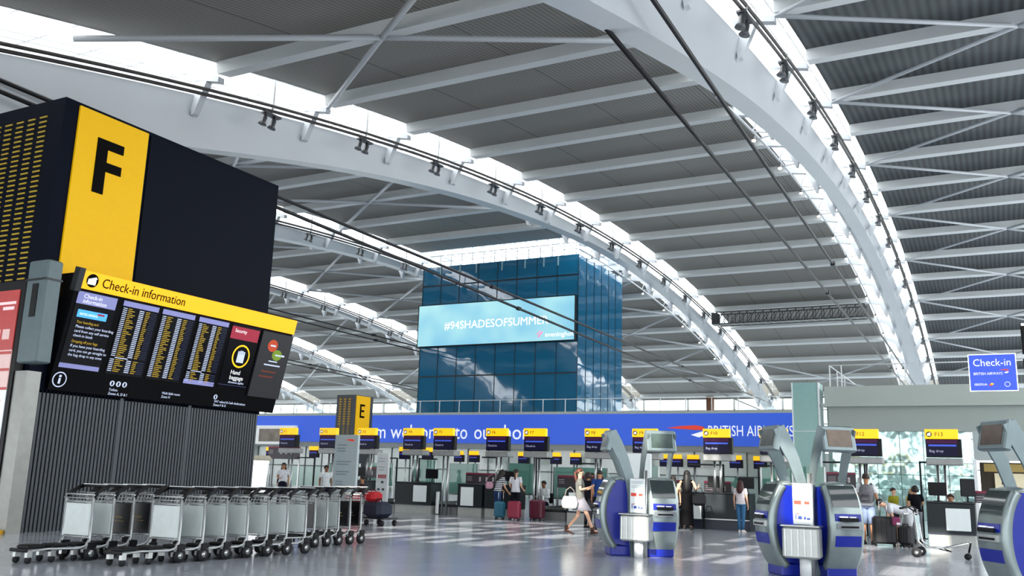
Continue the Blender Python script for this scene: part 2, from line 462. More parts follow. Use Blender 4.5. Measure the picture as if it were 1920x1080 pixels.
# curved access rail along each arch's glazing with a pair of spotlights per bay
RAILM = mat('dark_rail_metal', '#4a4542', 0.5, 0.4)
LAMPB = mat('lamp_grey_metal', '#6f7173', 0.4, 0.6)
for k in range(0, 6):
    ax = arch_x[k]; xr = ax+GR-0.25
    t = thing('access_rail', {0:'dark curved rail hung along the right edge of the nearest roof arch', 1:'dark double rail curving above the top of the teal tower',
              2:'dark thin rail following the roof arch just left of the tower', 3:'dark thin rail along the second arch left of the tower',
              4:'dark thin rail on the arch above the E pillar', 5:'dark thin rail on the low arch left of the E pillar'}[k], 'rail', (xr, 60, 0), 0, 'curved rails hung below the roof glazing')
    ys = [6+(112-6)*i/60 for i in range(61)]
    m = MB(); m.tube([(0, y-60, prof(y)-0.98) for y in ys], 0.06, 6); m.tube([(-0.05, y-60, prof(y)-1.16) for y in ys], 0.06, 6)
    m.build('pipe', RAILM, t)
    for b in range(1, 17):
        y = (BY[b]+BY[b+1])/2
        MB().beam((0, y-60, prof(y)+0.1), (0, y-60, prof(y)-1.1), 0.07, 0.07).build('hanger', BEAMW, t)
    for b in range(1, 17):
        y = (BY[b]+BY[b+1])/2
        if y < 10 or k > 3: continue
        near = {0: 'the rail beside the nearest arch', 1: 'the double rail above the tower', 2: 'the rail left of the tower', 3: 'the rail above the E pillar'}[k]
        L = thing('spotlight', f'grey double spotlight on {near}, {ORD[16-b]} from the far end', 'spotlight', (xr-0.05, y, prof(y)-1.16), 0, 'spotlights hung from the curved rails')
        MB().box(-0.14, 0.14, -0.42, 0.42, -0.20, -0.14).tube([(0,0,0),(0,0,-0.16)], 0.03, 6).build('bar', LAMPB, L)
        for q in (-0.32, 0.16):
            MB().tube([(0,q,-0.2),(0,q,-0.36),(-0.02,q-0.03,-0.52),(-0.05,q-0.05,-0.66)], [0.05,0.10,0.09,0.17], 10).build('lamp_head', LAMPB, L)

# white lamp rail on the left side of the two nearest arches
LAMPW = mat('lit_lamp', '#fff6e0', 0.4, emit=9.0, var=0)
for k in (0, 1):
    ax = arch_x[k]; xr = ax-1.75
    t = thing('lamp_rail', 'white lighting rail with lamp brackets along the left side of the nearest arch' if k == 0 else 'thin white lighting rail along the left underside of the arch over the tower', 'lamp rail', (xr, 60, 0))
    y0 = 33 if k == 0 else 60
    ys = [y0+(111-y0)*i/40 for i in range(41)]
    MB().tube([(0, y-60, prof(y)-1.0) for y in ys], 0.06, 6).build('pipe', ARCHW, t)
    for b in range(4 if k == 0 else 8, 17):
        y = BY[b]+0.9
        m = MB(); m.beam((0,y-60,prof(y)-1.0),(1.2,y-60,prof(y)-1.25),0.06,0.05); m.beam((0,y-60+1.0,prof(y)-1.0),(1.2,y-60,prof(y)-1.25),0.06,0.05)
        m.beam((0,y-60,prof(y)-1.0),(0.3,y-60,prof(y)-0.3),0.06,0.06); m.build('bracket', ARCHW, t)
        L = thing('rail_lamp', f'small bright lamp under the {"nearest arch" if k == 0 else "arch over the tower"}, {ORD[16-b]} from the far end', 'lamp', (xr-0.02, y+0.4, prof(y)-1.05), 0, 'lamps on the white lighting rails')
        MB().tube([(0,0,0),(0.0,-0.05,-0.18),(0.0,-0.1,-0.26)], [0.05,0.09,0.11], 8).build('lamp_head', LAMPB, L)
        MB().ell((0,-0.11,-0.28), (0.10,0.10,0.06), 10, 5).build('bulb', LAMPW, L)

# straight dark tie cables
CABLE = mat('black_cable', '#1b1c1f', 0.45, 0.3)
def cable(name_label, x, p, q, r=0.07, sag=0.0):
    m = MB(); n = 12; L = q[0]-p[0]
    m.tube([(0, L*i/n, p[1]+(q[1]-p[1])*i/n - sag*4*(i/n)*(1-i/n)) for i in range(n+1)], r, 6)
    o = m.build('tie_cable', CABLE); o.location = (x, p[0], 0)
    tag(o, name_label, 'cable', 'black tie cables under the roof')
    for f in (0.33, 0.66): MB().box(-0.09,0.09,L*f-0.18,L*f+0.18,p[1]+(q[1]-p[1])*f-0.09,p[1]+(q[1]-p[1])*f+0.09).build('cable_clamp', CABLE, o)
def cbl(label, x, p, q, **k):
    s = (q[1]-p[1])/(q[0]-p[0]); e = 112
    cable(label, x, p, (e, q[1]+s*(e-q[0])), **k)
cbl('left of the two black cables crossing the ceiling right of centre', -7.3, (17.66,11.61), (89.35,10.87))
cbl('right of the two black cables crossing the ceiling right of centre', -6.05, (8,12.07), (60.82,10.92))
cbl('upper dark cable crossing in front of the tower screen', -23.85, (8,11.88), (62.06,11.35))
cbl('lower dark cable crossing in front of the tower screen', -23.6, (12,11.44), (61.41,10.46))
cbl('upper dark cable meeting the left side of the tower below the arch', -42.7, (30,12.1), (64.22,11.87), r=0.06)
cbl('lower dark cable meeting the left side of the tower below the arch', -42.5, (30,11.75), (64.22,11.45), r=0.06)
cbl('upper thin cable above the E pillar', -60.4, (50,12.3), (90.69,11.22), r=0.06)
cbl('lower thin cable above the E pillar', -60.2, (50,11.9), (90.69,10.9), r=0.06)

# lattice service gantry under the roof
def gantry():
    t = thing('lattice_gantry', 'dark steel lattice gantry crossing below the roof between the two big arches', 'gantry', (-15.8, BY[12]-1.2, prof(BY[12])-0.9))
    m = MB(); L = 6.5
    for y in (-0.7, 0.7):
        for z in (-1.0, 0.1): m.beam((-L,y,z),(L,y,z),0.09,0.09)
    m.build('chord', DSTEEL, t)
    m = MB(); n = 18
    for i in range(n):
        xa = -L+2*L*i/n; xb = -L+2*L*(i+1)/n
        for y in (-0.7, 0.7):
            m.beam((xa,y,-1.0),(xb,y,0.1),0.05,0.05); m.beam((xb,y,-1.0),(xb,y,0.1),0.05,0.05)
        m.beam((xa,-0.7,-1.0),(xb,0.7,-1.0),0.05,0.05)
    m.build('lattice', DSTEEL, t)
    MB().box(-L-0.5,-L,-0.6,0.6,-1.0,0.1).build('carriage', DSTEEL, t)
    MB().box(-L,L,-0.6,0.6,-1.0,-0.97).build('walkway', DSTEEL, t)
gantry()
# ------------------------------------------------------------------ far facade, side walls
def struct(mb, name, m): 
    o = mb.build(name, m); o['kind'] = 'structure'; return o
FRAME = mat('facade_frame', '#c9cdcb', 0.5)
w = MB()
for i in range(0, 27):
    x = -125+i*6.0; w.box(x-0.12, x+0.12, 114.6, 114.9, 0, 12.3)
for z in (0.2, 3.5, 6.9, 8.6, 10.3, 12.2): w.box(-130, 30, 114.6, 114.9, z-0.08, z+0.08)
struct(w, 'window_1', FRAME)
g = MB(); g.box(-130, 30, 114.7, 114.74, 0, 12.3); struct(g, 'window_2', glass('facade_glass', '#e8f4f4', 0.06))
bc = MB(); bc.cyl((0,0,0), 0.5, 11.9, n=20); bc = bc.build('facade_column', mat('brown_column', '#8d6149', 0.6)); bc.location = (-31.4, 112.2, 0)
tag(bc, 'brown round column standing before the far windows', 'column')
bl = MB(); bl.rbox(-3.2,3.2,-1.5,1.5,0,7.6,0.1); bl = bl.build('plant_room', mat('pale_grey_cladding', '#9fb0b2', 0.5)); bl.location = (-98, 100, 0)
tag(bl, 'pale grey box-like cabin above the left end of the banner', 'cabin')
for nm, x0, x1 in (('wall_left', -130.3, -130.0), ('wall_right', 30.0, 30.3)):
    struct(MB().box(x0, x1, -6, 115, 0, 5.0), nm, GREYP)
bk = MB(); bk.box(-130, 30, -6.3, -6.1, 0, 0.5)
for i in range(41): bk.box(-130+4*i-0.1, -130+4*i+0.1, -6.35, -6.05, 0, 7.9)
bk.box(-130, 30, -6.3, -6.1, 3.9, 4.1).box(-130, 30, -6.35, -6.05, 7.7, 7.95); struct(bk, 'wall_back', FRAME)
for i in range(4):
    d = bpy.data.lights.new('daylight', 'AREA'); d.shape = 'RECTANGLE'; d.size = 40; d.size_y = 7.2; d.cycles.is_portal = True
    o = bpy.data.objects.new('daylight', d); COL.objects.link(o); o.location = (-110+40*i, -6.25, 4.1); o.rotation_euler = (PI/2, 0, 0)

# ------------------------------------------------------------------ check-in hall bulkhead with the blue banner
BW = 58.0
struct(MB().box(-56.0, -10.2, BW+0.05, BW+0.9, 3.3, 5.88), 'wall_bulkhead', mat('bulkhead_grey', '#a9b0ac', 0.45))
struct(MB().box(-56.3, -10.2, BW-0.1, BW+1.0, 5.74, 5.92), 'trim_4', mat('coping_grey', '#b9c2bb', 0.4))
struct(MB().box(-56.3, -10.2, BW-0.05, BW+0.1, 3.28, 3.66), 'trim_5', mat('bulkhead_lower_grey', '#9aa19f', 0.45))
struct(MB().box(-56.3, -54.95, BW-0.1, BW+0.9, 0, 5.8), 'wall_bulkhead_side', mat('bulkhead_end_pale', '#c8cfcd', 0.45))
# glazed wall below the bulkhead (bright hall behind it) and the floor edge
struct(MB().box(-130, -56.3, BW, BW+0.5, 0, 5.9), 'wall_bulkhead_left', GREYP)
gw = MB(); x = -54.8
lowm = [mat('pale_green_glazing', '#c9d8d3', 0.12, spec=0.8), mat('green_glazing', '#a5c8be', 0.10, spec=0.8), mat('white_glazing', '#e0e8e5', 0.15, spec=0.8), mat('glazing_frame', '#56615f', 0.4)]
i = 0
random.seed(11)
while x < -10.4:
    wd = 1.7
    gw.use(0).box(x, x+wd, BW+0.3, BW+0.34, 0, 3.3); 
    gw.use(random.choice([0,1,1,2])).box(x+0.02, x+wd-0.02, BW+0.26, BW+0.3, 0.2, 1.75)
    gw.use(random.choice([0,0,2,2])).box(x+0.02, x+wd-0.02, BW+0.26, BW+0.3, 1.8, 3.2)
    gw.use(3).box(x-0.03, x+0.03, BW+0.2, BW+0.26, 0, 3.3); x += wd; i += 1
gw.use(3).box(-54.8, -10.4, BW+0.2, BW+0.26, 1.73, 1.80)
struct(gw, 'wall_front', lowm)

bn = thing('banner', 'long bright blue airline banner with white welcome lettering across the hall wall', 'banner', (-32.8, BW, 0))
BNB = mat('banner_blue', '#3563e0', 0.4, emit=0.32, var=0.02, scale=0.3)
MB().box(-22.1, 21.93, -0.12, -0.02, 3.66, 5.74).build('backing', BNB, bn)
for wd, xa, xb in [('War', -45.38, -42.88), ('m', -42.63, -41.72), ('welcome', -41.17, -35.97), ('to', -35.37, -34.32), ('our', -33.77, -31.91), ('home', -31.34, -28.14)]: text(wd, 1.5, TXTW, bn, (xa+32.8, -0.14, 3.98), width=xb-xa)
text('BRITISH AIRWAYS', 0.95, TXTW, bn, (-16.4+32.8, -0.14, 4.30), width=5.35)
rb = MB(); 
rb.add([(13.67,-0.14,4.80),(14.9,-0.14,4.72),(16.0,-0.14,4.66),(16.3,-0.14,4.72),(16.1,-0.14,4.90),(15.6,-0.14,4.98),(14.6,-0.14,4.93)], [(0,1,2,3,4,5,6)])
rb.use(1).add([(15.3,-0.14,4.36),(15.9,-0.14,4.54),(16.2,-0.14,4.62),(16.15,-0.14,4.34),(15.85,-0.14,4.20)], [(0,4,3,2,1)])
rb.build('ribbon_emblem', [mat('emblem_red','#e0402c',0.4,emit=0.4,var=0), TXTW], bn)

def railing(name, label, pts, posts, h=1.05, loc=(0,0,0), n_mid=0, r=0.03):
    t = thing(name, label, 'railing', loc)
    m = MB(); m.tube([(p[0],p[1],p[2]+h) for p in pts], r, 6)
    for q in range(n_mid): m.tube([(p[0],p[1],p[2]+h*(q+1)/(n_mid+1)) for p in pts], r*0.5, 4)
    m.build('handrail', WHITE, t)
    for p in posts: MB().cbox((p[0],p[1],p[2]+h/2), (0.05,0.05,h)).build('post', WHITE, t)
    return t
railing('railing', 'white tubular railing along the top of the blue banner wall', [(-22,0,0),(22.3,0,0)], [(-22+1.75*i,0,0) for i in range(26)], 0.95, (-32.8, BW+0.6, 5.9))

# ------------------------------------------------------------------ pale walls on the right
PALE = mat('pale_green_grey_cladding', '#a8b2ab', 0.4, scale=1.0, var=0.02)
PALE2 = mat('pale_green_grey_cladding_lower', '#98a29c', 0.4, scale=1.0, var=0.02)
TEALG = mat('frosted_green_glass', '#86b1ac', 0.25, spec=0.7, var=0.03)
RW = 46.0
struct(MB().box(-7.25, 4.5, RW, RW+0.6, 5.28, 6.12), 'wall_upper_right', PALE)
struct(MB().box(-7.35, 4.5, RW-0.18, RW+0.6, 5.14, 5.30), 'trim_6', PALE)
struct(MB().box(-7.1, 4.5, RW+0.05, RW+0.6, 3.98, 5.14), 'wall_lower_right', PALE2)
struct(MB().box(-0.95, 4.5, RW+0.0, RW+0.6, 2.72, 4.0), 'wall_side_panel', mat('pale_panel_right', '#a6b0b0', 0.4, var=0.02))
struct(MB().box(-7.25, -7.0, RW+0.6, BW, 0, 6.1), 'wall_return', TEALG)
railing('railing', 'white railing on top of the pale wall behind the check-in sign', [(0,9,0),(0,0,0),(11.5,0,0)], [(0,0,0),(0,2.4,0),(0,5,0),(0.55,0,0),(3.4,0,0),(6.9,0,0),(9.6,0,0)], 1.05, (-7.0, RW+0.3, 6.12))
# glazed end column
col = MB(); col.box(-8.72, -7.5, RW-0.1, RW+1.2, 0, 6.32)
col = col.build('wall_column', TEALG); col['kind'] = 'structure'
ce = MB()
for x in (-8.74, -7.5): ce.box(x-0.03, x+0.03, RW-0.14, RW+0.1, 0, 6.32)
for z in (2.1, 3.95): ce.box(-8.72, -7.5, RW-0.12, RW-0.09, z, z+0.03)
struct(ce, 'trim_7', WHITE)
# glass wall on the right: reflective panes between slim joints
g = MB(); x = -7.0; i = 0
random.seed(5)
while x < -1.0:
    for z0, z1 in ((0.0,1.35),(1.35,2.0),(2.0,2.55),(2.55,3.98)):
        g.use(0).box(x+0.012, x+1.0-0.012, RW+0.1+0.01*math.sin(i*1.7), RW+0.13+0.01*math.sin(i*1.7), z0+0.01, z1-0.012); i += 1
    x += 1.0
g.use(1).box(-7.0, -1.0, RW+0.16, RW+0.2, 0, 3.98)
RG = bpy.data.materials.new('reflective_green_glass'); RG.use_nodes = True
_b = RG.node_tree.nodes['Principled BSDF']; _b.inputs['Base Color'].default_value = (*lin('#b9dad5'), 1); _b.inputs['Metallic'].default_value = 0.55; _b.inputs['Roughness'].default_value = 0.06
_n = RG.node_tree.nodes.new('ShaderNodeTexNoise'); _n.inputs['Scale'].default_value = 0.9
_bp = RG.node_tree.nodes.new('ShaderNodeBump'); _bp.inputs['Strength'].default_value = 0.09; _bp.inputs['Distance'].default_value = 0.4
_g = RG.node_tree.nodes.new('ShaderNodeNewGeometry')
RG.node_tree.links.new(_g.outputs['Position'], _n.inputs['Vector']); RG.node_tree.links.new(_n.outputs['Fac'], _bp.inputs['Height']); RG.node_tree.links.new(_bp.outputs['Normal'], _b.inputs['Normal'])
struct(g, 'window_3', [RG, mat('glass_joint', '#47605d', 0.5)])
wp = MB(); wp.box(-1.0, -0.86, RW-0.15, RW+0.1, 0, 2.75); struct(wp, 'trim_8', WHITE)
# small shop below the right end of the wall
shop = thing('shop_unit', 'small lit shop front with a tan sign behind the rightmost kiosk', 'shop', (1.0, RW+2.0, 0))
MB().box(-1.8,3.5,1.0,1.1,0,2.7).build('back_wall', mat('shop_dark', '#4c4238', 0.6), shop)
MB().box(-1.6,2.4,-0.6,-0.5,2.25,2.6).build('fascia', mat('shop_tan', '#b59a58', 0.5, emit=0.15), shop)
MB().box(-1.2,0.0,0.6,0.7,0.9,2.2).build('lit_display', mat('shop_lit', '#dcd2b4', 0.5, emit=0.4), shop)
MB().box(0.4,2.8,0.4,0.7,0,1.9).build('shelf_unit', mat('shop_red', '#6e2a35', 0.6), shop)

# ------------------------------------------------------------------ teal glass tower
def tower_material():
    m = bpy.data.materials.new('teal_reflective_glass'); m.use_nodes = True
    nt = m.node_tree; b = nt.nodes['Principled BSDF']
    b.inputs['Base Color'].default_value = (*lin('#00668f'), 1)
    b.inputs['Roughness'].default_value = 0.035; b.inputs['Specular IOR Level'].default_value = 1.0; b.inputs['IOR'].default_value = 1.6
    n = nt.nodes.new('ShaderNodeTexNoise'); n.inputs['Scale'].default_value = 0.35; n.inputs['Detail'].default_value = 1.5
    g = nt.nodes.new('ShaderNodeNewGeometry'); nt.links.new(g.outputs['Position'], n.inputs['Vector'])
    bp = nt.nodes.new('ShaderNodeBump'); bp.inputs['Strength'].default_value = 0.06; bp.inputs['Distance'].default_value = 0.5
    nt.links.new(n.outputs['Fac'], bp.inputs['Height']); nt.links.new(bp.outputs['Normal'], b.inputs['Normal'])
    return m
TG = tower_material()
tw = thing('glass_tower', 'tall teal glass tower block standing behind the blue banner wall', 'tower', (-33.4, 60, 0))
m = MB(); 
x0, x1, y0, y1, H = -6.87, 6.87, 0.0, 8.9, 17.75
m.box(x0, x1, y0, y1, 0, H); m.build('glass_body', TG, tw)
m = MB(); JT = mat('tower_joint', '#06202c', 0.4)
n = 8
for i in range(n+1):
    x = x0+(x1-x0)*i/n; m.box(x-0.02, x+0.02, -0.035, 0, 5.0, H)
for i in range(1, 6):
    y = y0+(y1-y0)*i/6; m.box(x1, x1+0.03, y-0.02, y+0.02, 5.0, H)
for z in (8.9, 16.2): m.box(x0, x1, -0.05, 0, z-0.05, z+0.05)
m.build('joint', JT, tw)
m = MB()
for z, r in ((H+1.0, 0.035), (H+0.5, 0.02)):
    m.tube([(x0+0.4,0.3,z),(x1-0.3,0.3,z),(x1-0.3,y1-0.3,z)], r, 5)
for i in range(14): m.box(x0+0.4+i*1.0-0.02, x0+0.4+i*1.0+0.02, 0.28, 0.32, H, H+1.0)
m.build('roof_rail', mat('rail_silver', '#aab4b6', 0.4, 0.5), tw)
m = MB()
for i, x in enumerate((-5.2,-3.4,-1.9,0.4,2.4,4.0,5.2)): m.box(x-0.05,x+0.05,-0.08,-0.02,H-0.75,H-0.05)
m.build('fixing_bolt', mat('fixing_pale', '#8fb9c4', 0.4), tw)
# glazing bars over the tower's roof light, and white sides of the opening
ob = MB(); a0, a1 = arch_x[2]+GR, arch_x[1]+GL
for i in range(15):
    x = a0+(a1-a0)*i/14; ob.beam((x,TOWER_OPEN[0],prof(60)+0.5),(x,TOWER_OPEN[1],prof(70)+0.5),0.05,0.07)
for y in (60.0,62.1,64.2,66.3,68.4,70.5): ob.beam((a0,y,prof(y)+0.55),(a1,y,prof(y)+0.55),0.07,0.07)
struct(ob, 'window_4', mat('glazing_bar_grey', '#c9cfd0', 0.5))
os_ = MB()
for y in TOWER_OPEN: os_.box(a0, a1, y-0.03, y+0.03, prof(y)-0.02, prof(y)+1.4)
struct(os_, 'trim_9', ARCHW)

def screen_material():
    m = bpy.data.materials.new('sky_blue_video_screen'); m.use_nodes = True
    nt = m.node_tree; b = nt.nodes['Principled BSDF']; b.inputs['Roughness'].default_value = 0.4
    g = nt.nodes.new('ShaderNodeTexCoord'); n = nt.nodes.new('ShaderNodeTexNoise'); n.inputs['Scale'].default_value = 0.25; n.inputs['Detail'].default_value = 2
    nt.links.new(g.outputs['Object'], n.inputs['Vector'])
    r = nt.nodes.new('ShaderNodeValToRGB'); r.color_ramp.elements[0].position = 0.35; r.color_ramp.elements[1].position = 0.65
    r.color_ramp.elements[0].color = (*lin('#7ac9ee'), 1); r.color_ramp.elements[1].color = (*lin('#b6f1f8'), 1)
    nt.links.new(n.outputs['Fac'], r.inputs['Fac']); b.inputs['Base Color'].default_value = (0.02,0.02,0.02,1)
    nt.links.new(r.outputs['Color'], b.inputs['Emission Color']); b.inputs['Emission Strength'].default_value = 0.95
    return m
sn = thing('video_screen', 'large light blue video screen with a white hashtag on the tower', 'screen', (-33.4, 59.9, 0))
MB().box(-6.95,6.82,-0.28,-0.02,11.2,14.6).build('housing', BLACK, sn)
MB().box(-6.85,6.75,-0.31,-0.28,11.27,14.52).build('display', screen_material(), sn)
text('#94SHADESOFSUMMER', 0.88, mat('screen_white','#ffffff',0.5,emit=1.0,var=0), sn, (-37.8+33.4, -0.33, 12.53), width=9.05)
text('eveninghot', 0.5, mat('screen_white','#ffffff',0.5,emit=1.0,var=0), sn, (-29.0+33.4, -0.33, 11.55), width=2.3)
MB().tube([(3.85,-0.33,11.55),(4.2,-0.33,11.95)],0.06,6).tube([(3.75,-0.33,11.75),(4.0,-0.33,12.0)],0.04,6).build('pink_mark', mat('screen_pink','#f28db5',0.5,emit=0.8,var=0), sn)

# ------------------------------------------------------------------ black F hall divider with information board
FX, FY0, FY1, FH = -18.0, 12.1, 19.04, 9.52
NAVY = mat('black_blue_cladding', '#0c1220', 0.6, spec=0.06)
def dotted_material():
    m = bpy.data.materials.new('perforated_black_cladding'); m.use_nodes = True
    nt = m.node_tree; b = nt.nodes['Principled BSDF']; b.inputs['Roughness'].default_value = 0.5; b.inputs['Specular IOR Level'].default_value = 0.06
    g = nt.nodes.new('ShaderNodeTexCoord'); v = nt.nodes.new('ShaderNodeTexVoronoi'); v.inputs['Scale'].default_value = 9; v.inputs['Randomness'].default_value = 0
    nt.links.new(g.outputs['Object'], v.inputs['Vector'])
    r = nt.nodes.new('ShaderNodeValToRGB'); r.color_ramp.elements[0].position = 0.16; r.color_ramp.elements[1].position = 0.2
    r.color_ramp.elements[0].color = (*lin('#252f3d'), 1); r.color_ramp.elements[1].color = (*lin('#0b111d'), 1)
    nt.links.new(v.outputs['Distance'], r.inputs['Fac']); nt.links.new(r.outputs['Color'], b.inputs['Base Color'])
    return m
fm = thing('zone_divider', 'huge black hall divider block with a lit yellow F panel', 'divider', (FX, FY0, 0))
L = FY1-FY0
MB().box(-6.0,0,0,L,2.9,FH).build('upper_body', NAVY, fm)
MB().box(0,0.03,2.35,L-0.05,4.2,FH-0.1).build('perforated_panel', dotted_material(), fm)
yp = MB().box(0,0.05,12.45-FY0,14.36-FY0,5.0,9.44).build('zone_panel', YEL, fm); yp['label'] = 'lit yellow panel with a black letter F'
q = MB(); 
for y0, y1, z0, z1 in ((12.98,13.27,7.55,8.86),(13.27,13.70,8.64,8.86),(13.27,13.69,8.11,8.33)):
    q.box(0.05,0.07,y0-FY0,y1-FY0,z0,z1)
q.build('lettering', TXTK, fm)
# slotted side facing the camera
q = MB(); SL = mat('slot_yellow', '#b79b1c', 0.5, emit=0.12)
random.seed(3)
for i in range(9):
    xx = -0.55-0.42*i
    z = 5.35
    while z < FH-0.35:
        q.box(xx-0.28, xx-0.03, -0.02, 0.0, z, z+0.035); z += 0.118
q.build('slot_grille', SL, fm)
# fluted lower wall
q = MB(); n = 74
for i in range(n):
    y = 0.12+(L-0.15)*i/n; dy = (L-0.15)/n
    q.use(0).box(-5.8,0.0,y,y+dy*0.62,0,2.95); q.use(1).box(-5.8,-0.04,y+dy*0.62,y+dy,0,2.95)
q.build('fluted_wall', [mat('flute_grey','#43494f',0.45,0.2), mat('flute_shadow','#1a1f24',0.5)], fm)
for y in (2.35, 4.4): MB().box(0.0,0.012,y,y+0.09,0,2.95).build('joint', mat('flute_grey','#4b5157',0.4,0.2), fm)
st = MB(); st.box(-0.13,0.28,-0.22,0.1,0,3.3).build('corner_trim', mat('satin_steel_trim','#8b8d89',0.35,0.6), fm)
SKINP = mat('poster_skin','#d8ab90',0.4,emit=0.3,var=0)
lb = thing('poster_lightbox', 'lit red and white poster case at the left edge of the picture', 'poster case', (-18.14, 11.85, 0))
MB().box(-3.0,0,0,0.2,0.0,5.25).build('frame', BLACK, lb)
q = MB(); q.use(0).box(-2.9,-0.13,-0.02,0,3.75,5.05); q.use(1).box(-2.9,-0.13,-0.02,0,0.25,2.9); q.use(2).box(-2.9,-0.13,-0.02,0,2.9,3.75)
q.use(0).box(-2.9,-0.13,-0.025,-0.02,2.9,2.96).box(-2.9,-0.13,-0.025,-0.02,3.66,3.72).box(-2.9,-0.13,-0.025,-0.02,3.3,3.36)
q.use(2).box(-0.52,-0.28,-0.025,-0.02,3.98,4.2).box(-0.85,-0.6,-0.025,-0.02,3.98,4.2)
q.use(4).box(-0.95,-0.2,-0.025,-0.02,4.74,4.80).box(-0.62,-0.24,-0.025,-0.02,4.62,4.69)
q.use(0).box(-0.5,-0.45,-0.025,-0.02,2.62,2.7).box(-0.32,-0.27,-0.025,-0.02,2.62,2.7)
q.use(3).box(-1.3,-0.35,-0.03,-0.02,1.2,2.2)
q.build('poster_print', [mat('poster_red','#b3403f',0.35,emit=0.35), mat('poster_white','#dfe9ee',0.35,emit=0.45), mat('poster_pink','#d9b8b4',0.35,emit=0.4), mat('poster_blue','#bcdcea',0.35,emit=0.45), mat('poster_text','#f0d9dc',0.35,emit=0.4)], lb)
q = MB(); q.add([(-1.08+0.14*math.cos(a*PI/8),-0.03,4.05+0.19*math.sin(a*PI/8)) for a in range(16)],[tuple(range(16))]); q.use(1).add([(-1.4,-0.03,3.4),(-0.8,-0.03,3.4),(-0.9,-0.03,3.75),(-1.05,-0.03,3.86),(-1.3,-0.03,3.8)],[(0,1,2,3,4)])
q.build('portrait_print', [SKINP, mat('poster_white','#dfe9ee',0.35,emit=0.45)], lb)
MB().box(-3.0,0.35,-0.25,0.2,0.0,0.08).build('base_strip', mat('floor_yellow','#d8a413',0.5), lb)
gb = thing('wall_unit', 'grey upright unit with a dark slot fixed at the divider corner', 'wall unit', (-17.95, 11.6, 3.42))
MB().rbox(0.22,0.86,0,0.35,0,2.15,0.03).build('casing', mat('unit_grey_green','#5d7074',0.4), gb)
MB().box(0.45,0.63,-0.015,0.0,0.95,1.65).build('slot', BLACK, gb)
MB().box(0.2,0.88,-0.02,0.36,1.72,1.76).build('joint', DSTEEL, gb)

# tilted information board
Tt = Vector((-17.3,0,5.6)); Bb = Vector((-17.9,0,2.95)); vd = (Tt-Bb).normalized(); nd = Vector((vd.z,0,-vd.x)).normalized()
IB = thing('information_board', 'wide tilted black check-in information board with yellow header and flight screens', 'information board', (-17.9, 12.5, 2.95))
MI = Matrix(((0, vd.x, nd.x, 0), (1, 0, 0, 0), (0, vd.z, nd.z, 0), (0,0,0,1)))   # local u (along Y), v (up the board), n (out)
def ib(y0,y1,v0,v1,n0=0.0,n1=0.02):
    m = MB(); m.T = MI; m.box(y0-12.5,y1-12.5,v0,v1,n0,n1); return m
BBLK = mat('board_black', '#05060a', 0.4, spec=0.08)
cs_ = MB()
f0 = MI @ Vector((0,0.02,0)); f1 = MI @ Vector((0,2.62,0))
cs_.add([(f0.x,0,f0.z),(f0.x,6.95,f0.z),(f1.x,6.95,f1.z),(f1.x,0,f1.z),(-0.04,0,f0.z),(-0.04,6.95,f0.z),(-0.04,6.95,f1.z),(-0.04,0,f1.z)],
        [(0,1,2,3),(7,6,5,4),(0,4,5,1),(3,2,6,7),(0,3,7,4),(1,5,6,2)])
cs_.build('casing', BBLK, IB)
ib(12.46,12.6,2.2,2.72,-0.12,0.05).build('end_cap', DSTEEL, IB)
ib(12.6,19.47,2.28,2.68,-0.1,0.04).build('header', mat('header_yellow','#f7b900',0.4,emit=0.62,var=0.02), IB)
def itext(s, size, y, v, m, width=None, n=0.045, name='lettering'):
    return text(s, size, m, IB, M=MI @ Matrix.Translation((y-12.5, v, n)), width=width, name=name)
itext('Check-in information', 0.30, 13.08, 2.39, TXTK, width=2.35)
c = ib(0,0,0,0); c = MB(); c.T = MI; c.add([(0.33+0.15*math.cos(a*PI/10), 2.49+0.15*math.sin(a*PI/10), 0.045) for a in range(20)], [tuple(range(20))])
c.use(1).box(0.22,0.42,2.40,2.52,0.046,0.05).add([(0.24,2.52,0.05),(0.40,2.58,0.05),(0.44,2.54,0.05),(0.32,2.5,0.05)],[(0,3,2,1)])
c.build('bag_symbol', [TXTK, TXTW], IB)
LAV = mat('screen_lavender','#8d90c8',0.4,emit=0.30,var=0); SWH = mat('screen_text_white','#c9d3ee',0.4,emit=0.45,var=0)
SYE = mat('screen_text_yellow','#c9a52a',0.4,emit=0.28,var=0); SBL = mat('screen_row_blue','#23305a',0.4,emit=0.16,var=0); SBK = mat('screen_black','#03040c',0.2,emit=0.05,var=0,spec=0.2)
CY = mat('screen_cyan','#4aa8f0',0.4,emit=0.7,var=0); CRM = mat('screen_crimson','#a01f3a',0.4,emit=0.4,var=0)
mats_s = [SBK, LAV, SWH, SYE, SBL, CY, CRM]
def screen(y0, v0=0.52, v1=2.24, wd=1.02, name='flight_screen', label=None):
    m = MB(); m.T = MI; m.use(0).box(y0-12.5, y0-12.5+wd, v0, v1, 0.0, 0.012); return m, y0-12.5, label
m, u, _ = screen(12.6)
m.use(1).box(u,u+1.0,1.95,2.22,0.012,0.014); m.use(5).box(u+0.1,u+0.85,1.66,1.83,0.012,0.014); m.use(6).box(u+0.6,u+0.78,1.76,1.80,0.014,0.016); m.use(1).box(u,u+1.0,0.53,0.63,0.012,0.014)
o = m.build('display', mats_s, IB); o['label'] = 'screen explaining boarding cards and bag drop'
itext('Check-in', 0.13, 12.75, 2.09, TXTW, n=0.016); itext('information', 0.13, 12.75, 1.98, TXTW, n=0.016)
itext('BRITISH AIRWAYS', 0.075, 12.76, 1.71, TXTW, n=0.018, width=0.45)
itext('Your boarding card', 0.085, 12.74, 1.53, SYE, n=0.016, width=0.55)
